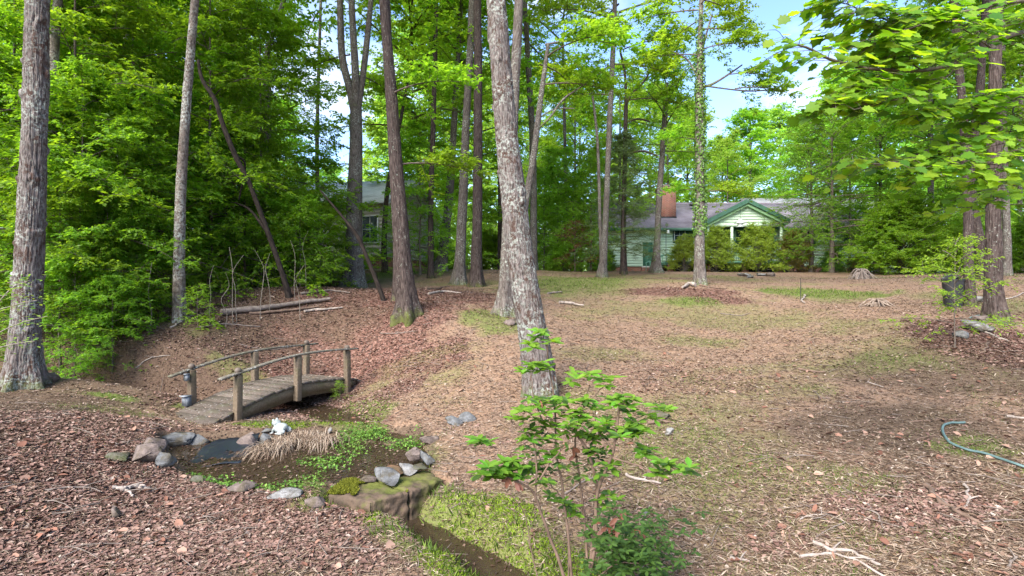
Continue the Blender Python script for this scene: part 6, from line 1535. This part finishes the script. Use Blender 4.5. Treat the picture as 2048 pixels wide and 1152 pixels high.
def place_leaves(parent, items, meshes, stuff_name, stuff_label, keep=300):
    """items: (pos, axis, normal, length, mesh index); the largest seen become parts, the rest one mass"""
    items = sorted(items, key=lambda q: -q[3] / max((Vector(parent.location) + Vector(q[0])).length, .1))
    allV, allF, allR, n = {}, {}, {}, {}
    for i, (p, a, nr, L, mi) in enumerate(items):
        a = Vector(a).normalized(); nr = Vector(nr); b = nr.cross(a).normalized(); nr = a.cross(b)
        Mx = Matrix((a, b, nr)).transposed()
        if i < keep:
            o = bpy.data.objects.new('leaf', meshes[mi]); COL.objects.link(o); o.parent = parent
            o.matrix_local = Matrix.Translation(p) @ Mx.to_4x4() @ Matrix.Scale(L, 4)
        else:
            me = meshes[mi]
            if mi not in allV: allV[mi], allF[mi], n[mi] = [], [], 0
            v = np.array([q.co[:] for q in me.vertices])
            v = v * L @ np.array(Mx).T + np.array(p)
            f = np.array([tuple(q.vertices) for q in me.polygons]) + n[mi]
            allV[mi].append(v); allF[mi].append(f); n[mi] += len(v)
    for mi in allV:
        V = np.vstack(allV[mi]); F = np.vstack(allF[mi])
        o = link(stuff_name, np_mesh(stuff_name, V, F, True, rnd=np.repeat(RNG.random(len(allF[mi])), len(allF[mi][0])), mat=meshes[mi].materials[0]), parent)
        o['kind'] = 'stuff'

# --- rhododendron in the centre foreground
RB = Vector(P(1165, 1230, 3.55)); RB.z = hz(RB.x, RB.y)
rhod = empty('rhododendron', RB, 'leggy young rhododendron with fresh green leaf whorls in front of the leaning trunk', 'rhododendron')
def L3(px, py, D): return P(px, py, D) - RB
stems = [ # list of (px,py,D) with radii
    ([(1160, 1230, 3.55), (1185, 1100, 3.55), (1194, 985, 3.55), (1175, 900, 3.5), (1150, 860, 3.5), (1155, 820, 3.5)], .014),
    ([(1165, 1230, 3.55), (1192, 1080, 3.5), (1193, 990, 3.5), (1220, 920, 3.4), (1232, 880, 3.35), (1235, 830, 3.35), (1250, 800, 3.3)], .013),
    ([(1150, 1230, 3.55), (1120, 1130, 3.5), (1090, 1050, 3.45), (1068, 990, 3.4), (1030, 960, 3.35), (985, 945, 3.3)], .012),
    ([(1150, 1230, 3.6), (1140, 1120, 3.6), (1128, 1000, 3.6), (1112, 900, 3.65), (1108, 800, 3.7), (1098, 730, 3.7), (1092, 690, 3.7)], .010),
    ([(1170, 1230, 3.6), (1172, 1090, 3.65), (1160, 960, 3.65), (1150, 880, 3.6), (1170, 800, 3.6), (1180, 770, 3.6)], .010),
    ([(1068, 1000, 3.4), (1072, 930, 3.45), (1060, 870, 3.5), (1030, 850, 3.5), (1020, 830, 3.5)], .007),
    ([(1078, 960, 3.4), (1120, 900, 3.4), (1140, 880, 3.4)], .006), ([(1222, 912, 3.4), (1270, 930, 3.3), (1320, 945, 3.25), (1345, 935, 3.2)], .006),
    ([(1232, 880, 3.35), (1270, 840, 3.4), (1310, 822, 3.4)], .005), ([(1225, 900, 3.4), (1195, 860, 3.5), (1190, 820, 3.5)], .006), ([(1092, 860, 3.6), (1070, 800, 3.6), (1060, 740, 3.6)], .005),
    ([(1150, 860, 3.5), (1110, 850, 3.5), (1060, 830, 3.5)], .005), ([(1155, 830, 3.5), (1190, 790, 3.5), (1210, 770, 3.5)], .005), ([(1040, 950, 3.35), (1000, 900, 3.4), (975, 890, 3.4), (960, 880, 3.4)], .004),
    ([(1130, 1000, 3.6), (1095, 960, 3.7), (1075, 900, 3.7)], .005), ([(1185, 1080, 3.5), (1230, 1040, 3.4), (1290, 1050, 3.4)], .006), ([(1180, 1100, 3.5), (1250, 1080, 3.4), (1330, 1085, 3.3)], .006), ([(1170, 1180, 3.5), (1230, 1130, 3.4), (1300, 1130, 3.3)], .006),
    ([(1080, 1180, 3.7), (1060, 1090, 3.7), (1050, 1030, 3.7), (1020, 990, 3.7)], .005), ([(1138, 1180, 3.6), (1136, 1080, 3.6), (1140, 1030, 3.6), (1135, 1010, 3.6)], .006), ([(1345, 935, 3.2), (1372, 944, 3.15)], .003)]
for pts, r in stems:
    q = smooth_path([tuple(L3(*p)) for p in pts], 26); q = q + .006 * np.stack([vnoise(np.arange(26) * .5, np.zeros(26) + pts[0][0], seed=i) for i in range(3)], -1)
    m = MB(); m.tube(q, np.linspace(r, r * .45, 26), 8); m.build('stem', STICKD, rhod, smooth=True, uv=True)
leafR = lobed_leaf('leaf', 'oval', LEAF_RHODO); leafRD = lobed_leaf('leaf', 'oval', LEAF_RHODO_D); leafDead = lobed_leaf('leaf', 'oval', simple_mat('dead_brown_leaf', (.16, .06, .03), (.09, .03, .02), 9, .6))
leafR2 = lobed_leaf('leaf', 'oval', leaf_mat('leaf_rhododendron_new', (0.12, 0.26, 0.03), (0.20, 0.35, 0.04), 0.45))
whorls = [(1085, 662, 3.7), (1102, 680, 3.7), (1080, 688, 3.7), (1068, 675, 3.7), (1062, 730, 3.6), (1085, 725, 3.6), (1050, 738, 3.6), (1095, 735, 3.6), (1155, 752, 3.6), (1180, 748, 3.5), (1205, 762, 3.5), (1218, 755, 3.5), (1140, 765, 3.6), (1245, 790, 3.35), (1262, 800, 3.3), (1230, 805, 3.35), (1255, 815, 3.3),
          (1310, 812, 3.4), (1330, 818, 3.4), (1295, 830, 3.4), (1060, 800, 3.55), (1042, 822, 3.5), (1075, 815, 3.5), (1030, 838, 3.5), (1100, 800, 3.55), (1110, 822, 3.5), (1125, 800, 3.55), (1145, 835, 3.5), (1160, 828, 3.45), (1175, 845, 3.45), (1135, 852, 3.4), (1200, 858, 3.45), (1190, 820, 3.5), (1170, 800, 3.5),
          (1250, 858, 3.3), (1270, 868, 3.3), (1285, 862, 3.3), (1240, 872, 3.3), (980, 932, 3.3), (960, 945, 3.3), (1000, 940, 3.3), (1020, 945, 3.35), (1040, 935, 3.35), (1010, 925, 3.35), (985, 955, 3.3), (1045, 955, 3.35), (960, 882, 3.4), (975, 885, 3.4), (1330, 928, 3.2), (1345, 932, 3.2), (1372, 942, 3.15), (1320, 942, 3.25), (1085, 968, 3.4),
          (1100, 905, 3.5), (1190, 905, 3.5), (1075, 930, 3.5), (1300, 900, 3.35), (1285, 905, 3.35), (1145, 1015, 3.6), (1130, 1005, 3.6), (1150, 1030, 3.6), (1110, 1000, 3.7), (1200, 1000, 3.5), (1220, 990, 3.5), (1060, 860, 3.5), (1050, 880, 3.5), (1185, 880, 3.5), (1215, 840, 3.4), (1165, 870, 3.45), (1090, 845, 3.5), (1120, 870, 3.45), (1275, 845, 3.35), (1225, 930, 3.4)]
rg = random.Random(3); items = []
whorls += [(x + rg.uniform(-16, 16), y + rg.uniform(-8, 12), D + rg.uniform(-.12, .12)) for x, y, D in whorls]
for i, (px, py, D) in enumerate(whorls):
    c = L3(px, py, D); n = rg.randint(6, 9); a0 = rg.random() * 6.28
    for j in range(n):
        a = a0 + j * 6.283 / n + rg.uniform(-.25, .25); e = rg.uniform(-.15, .55)
        ax = Vector((math.cos(a) * math.cos(e), math.sin(a) * math.cos(e), math.sin(e)))
        nr = (Vector((0, 0, 1)) + Vector((rg.uniform(-.3, .3), rg.uniform(-.5, .1), 0))).normalized()
        L_ = rg.uniform(.06, .095) * (1 if py < 960 else .85)
        items.append((c, ax, nr, L_, 2 if (py < 860 and rg.random() < .55) else (0 if rg.random() < .75 or py < 800 else 1)))
# dense dark low mass of leaves at the right foot
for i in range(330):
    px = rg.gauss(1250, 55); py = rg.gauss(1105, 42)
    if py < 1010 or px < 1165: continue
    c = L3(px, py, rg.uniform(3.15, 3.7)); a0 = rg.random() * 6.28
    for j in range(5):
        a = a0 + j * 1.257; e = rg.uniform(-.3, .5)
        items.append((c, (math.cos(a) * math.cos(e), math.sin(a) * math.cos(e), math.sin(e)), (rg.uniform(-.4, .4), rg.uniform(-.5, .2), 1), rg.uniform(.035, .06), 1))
for i in range(120):
    px = rg.uniform(1040, 1230); py = rg.uniform(790, 960)
    c = L3(px, py, rg.uniform(3.35, 3.65)); a = rg.random() * 6.28; e = rg.uniform(-.4, .4)
    for j in range(3): items.append((c, (math.cos(a + j * 2.1), math.sin(a + j * 2.1), e), (rg.uniform(-.4, .4), rg.uniform(-.5, .2), 1), rg.uniform(.045, .07), rg.choice((0, 1, 1))))
for px, py, D in ((1205, 1040, 3.45), (1215, 1055, 3.4), (1235, 1035, 3.4), (1252, 1025, 3.4), (1222, 1070, 3.4), (1275, 1060, 3.35), (1240, 1060, 3.4), (1145, 895, 3.5), (1150, 910, 3.5), (1078, 800, 3.5), (1015, 955, 3.33), (1030, 965, 3.33), (1208, 1060, 3.42), (1230, 1048, 3.38)):
    for j in range(3):
        a = rg.random() * 6.28; items.append((L3(px, py, D), (math.cos(a), math.sin(a), -.7), (rg.uniform(-1, 1), -1, .3), rg.uniform(.05, .075), 3))
place_leaves(rhod, items, [leafR, leafRD, leafR2, leafDead], 'leaf_mass', '')

# --- maple branches reaching in at the top right
MBASE = Vector((6.6, 5.6, 0)); MBASE.z = hz(6.6, 5.6)
maple = empty('maple_tree', MBASE, 'maple just outside the right edge reaching bright lobed leaves across the upper right', 'maple')
V, F, uv = trunk_mesh([(0, 0, -.4), (0, 0, 0), (.05, 0, 2.0), (0, .1, 4.0), (.1, .1, 7.5)], [.15, .15, .12, .10, .06], 40, 120, .6, furrow=.006, seed=66)
link('trunk', np_mesh('trunk', V, F, True, uv=uv, mat=BARK_C), maple)
def M3(px, py, D): return P(px, py, D) - MBASE
mb = [ # limbs: main polylines px,py,D, radius
    ([(2300, -60, 5.4), (2120, -10, 4.9), (2000, 8, 4.6), (1900, 30, 4.4), (1800, 60, 4.2), (1730, 40, 4.1)], .020),
    ([(2300, 20, 5.4), (2048, 62, 4.7), (1985, 100, 4.5), (1920, 125, 4.35), (1840, 138, 4.2), (1750, 138, 4.1), (1680, 122, 4.0), (1620, 100, 3.9), (1575, 82, 3.85)], .022),
    ([(2300, 130, 5.4), (2060, 190, 4.8), (1990, 232, 4.6), (1930, 270, 4.5), (1850, 305, 4.35), (1770, 325, 4.2), (1700, 322, 4.1)], .018),
    ([(2300, 200, 5.4), (2090, 330, 5.0), (2020, 380, 4.8), (1960, 420, 4.7)], .012),
    ([(1900, 30, 4.4), (1840, 40, 4.2), (1790, 45, 4.1)], .007), ([(1790, 45, 4.15), (1720, 20, 4.0), (1660, -5, 3.9)], .007), ([(1985, 100, 4.5), (1930, 60, 4.3), (1880, 45, 4.2)], .007),
    ([(1920, 125, 4.35), (1880, 165, 4.2), (1830, 190, 4.1), (1760, 205, 4.0), (1700, 215, 3.9)], .008), ([(1770, 138, 4.1), (1735, 175, 4.0), (1690, 200, 3.95), (1660, 215, 3.9)], .006),
    ([(1840, 138, 4.2), (1800, 100, 4.1), (1760, 80, 4.0)], .006), ([(1990, 232, 4.6), (1930, 215, 4.4), (1870, 222, 4.3), (1820, 235, 4.2)], .007), ([(1930, 270, 4.5), (1900, 320, 4.3), (1870, 360, 4.2)], .006),
    ([(2060, 190, 4.8), (2010, 190, 4.6), (1960, 200, 4.4)], .006), ([(2030, 205, 4.7), (2020, 260, 4.5), (2000, 320, 4.4), (1980, 370, 4.35)], .006), ([(2120, -10, 4.9), (2050, 40, 4.6), (1990, 50, 4.4)], .006)]
items = []; rg = random.Random(9)
leafM = [lobed_leaf('leaf', 'maple', LEAF_MAPLE), lobed_leaf('leaf', 'maple', leaf_mat('leaf_maple_bright', (0.16, 0.27, 0.02), (0.24, 0.35, 0.03), 0.6)), lobed_leaf('leaf', 'maple', leaf_mat('leaf_maple_dark', (0.045, 0.12, 0.012), (0.09, 0.18, 0.018), 0.5))]  # three maple leaf greens, mixed at random along the twigs
def add_leaf_twig(p, d, L_, parent_mb, n):
    q = smooth_path([tuple(p), tuple(p + d * L_ * .5 + Vector((0, 0, .02))), tuple(p + d * L_ - Vector((0, 0, .03)))], 6)
    parent_mb.tube(q, np.linspace(.003, .0015, 6), 4, cap=False)
    for j in range(n):
        s = q[min(5, int((j + 1) / n * 5))]; sg = 1 if j % 2 else -1
        ang = math.atan2(d.y, d.x) + sg * rg.uniform(.3, 1.2)
        pet = Vector((math.cos(ang), math.sin(ang), rg.uniform(-.3, .2))) * rg.uniform(.03, .06)
        ax = Vector((math.cos(ang), math.sin(ang), rg.uniform(-.75, .1)))
        nr = Vector((rg.uniform(-.45, .45), rg.uniform(-1.1, .05), 1))
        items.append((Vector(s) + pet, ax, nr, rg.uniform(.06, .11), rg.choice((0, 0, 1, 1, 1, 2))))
        parent_mb.tube([tuple(s), tuple(Vector(s) + pet)], .0012, 3, cap=False)
for pts, r in mb:
    n = 30; q = smooth_path([tuple(M3(*p)) for p in pts], n); q += .012 * np.stack([vnoise(np.arange(n) * .35, np.zeros(n) + pts[0][1], seed=i) for i in range(3)], -1)
    m = MB(); m.tube(q, np.linspace(r, r * .3, n), 8)
    start = 8 if pts[0][0] > 2200 else 2
    for i in range(start, n, 1 if r > .01 else 1):
        for s_ in (-1, 1):
            if rg.random() < .27: continue
            t_ = Vector(q[min(i + 1, n - 1)] - q[i - 1]).normalized(); a = math.atan2(t_.y, t_.x) + s_ * rg.uniform(.5, 1.3)
            add_leaf_twig(Vector(q[i]), Vector((math.cos(a), math.sin(a), rg.uniform(-.35, .15))), rg.uniform(.12, .42) * (1.0 if r > .01 else .7), m, rg.randint(3, 4))
    m.build('limb', TWIG, maple, smooth=True)
place_leaves(maple, items, leafM, 'leaf_mass', '')
print('maple leaves', len(items))

# --- sprigs entering from the left edge
SB = P(-220, 900, 4.6); SB.z = hz(SB.x, SB.y)
sp_ = empty('azalea_sprigs', SB, 'pale green azalea sprigs reaching in at the left edge before the thick trunk', 'azalea')
items = []; rg = random.Random(21); leafS = [lobed_leaf('leaf', 'oval', LEAF_SPRIG), lobed_leaf('leaf', 'oval', LEAF_RHODO)]
def S3(px, py, D): return P(px, py, D) - SB
for pts in ([(-220, 900, 4.6), (-120, 760, 4.4), (-30, 640, 4.2), (30, 610, 4.1), (75, 600, 4.0)], [(-120, 760, 4.4), (-40, 690, 4.2), (30, 650, 4.1), (95, 632, 4.0)], [(-30, 640, 4.2), (20, 580, 4.1), (60, 560, 4.0)], [(-120, 770, 4.4), (-40, 710, 4.2), (20, 690, 4.1), (70, 682, 4.0)], [(-60, 660, 4.3), (-20, 600, 4.2), (15, 590, 4.1)]):
    q = smooth_path([tuple(S3(*p)) for p in pts], 26); m = MB(); m.tube(q, np.linspace(.008, .002, 26), 6); m.build('stem', TWIG_L, sp_, smooth=True)
    for i in range(9, 26):
        for k_ in range(5):
            a = rg.random() * 6.28; e = rg.uniform(-.2, .6); off = Vector((rg.gauss(0, .05), rg.gauss(0, .05), rg.gauss(0, .03)))
            items.append((Vector(q[i]) + off, (math.cos(a) * math.cos(e), math.sin(a) * math.cos(e), math.sin(e)), (rg.uniform(-.4, .4), rg.uniform(-.5, .2), 1), rg.uniform(.022, .042), 0 if rg.random() < .7 else 1))
place_leaves(sp_, items, leafS, 'leaf_mass', '')
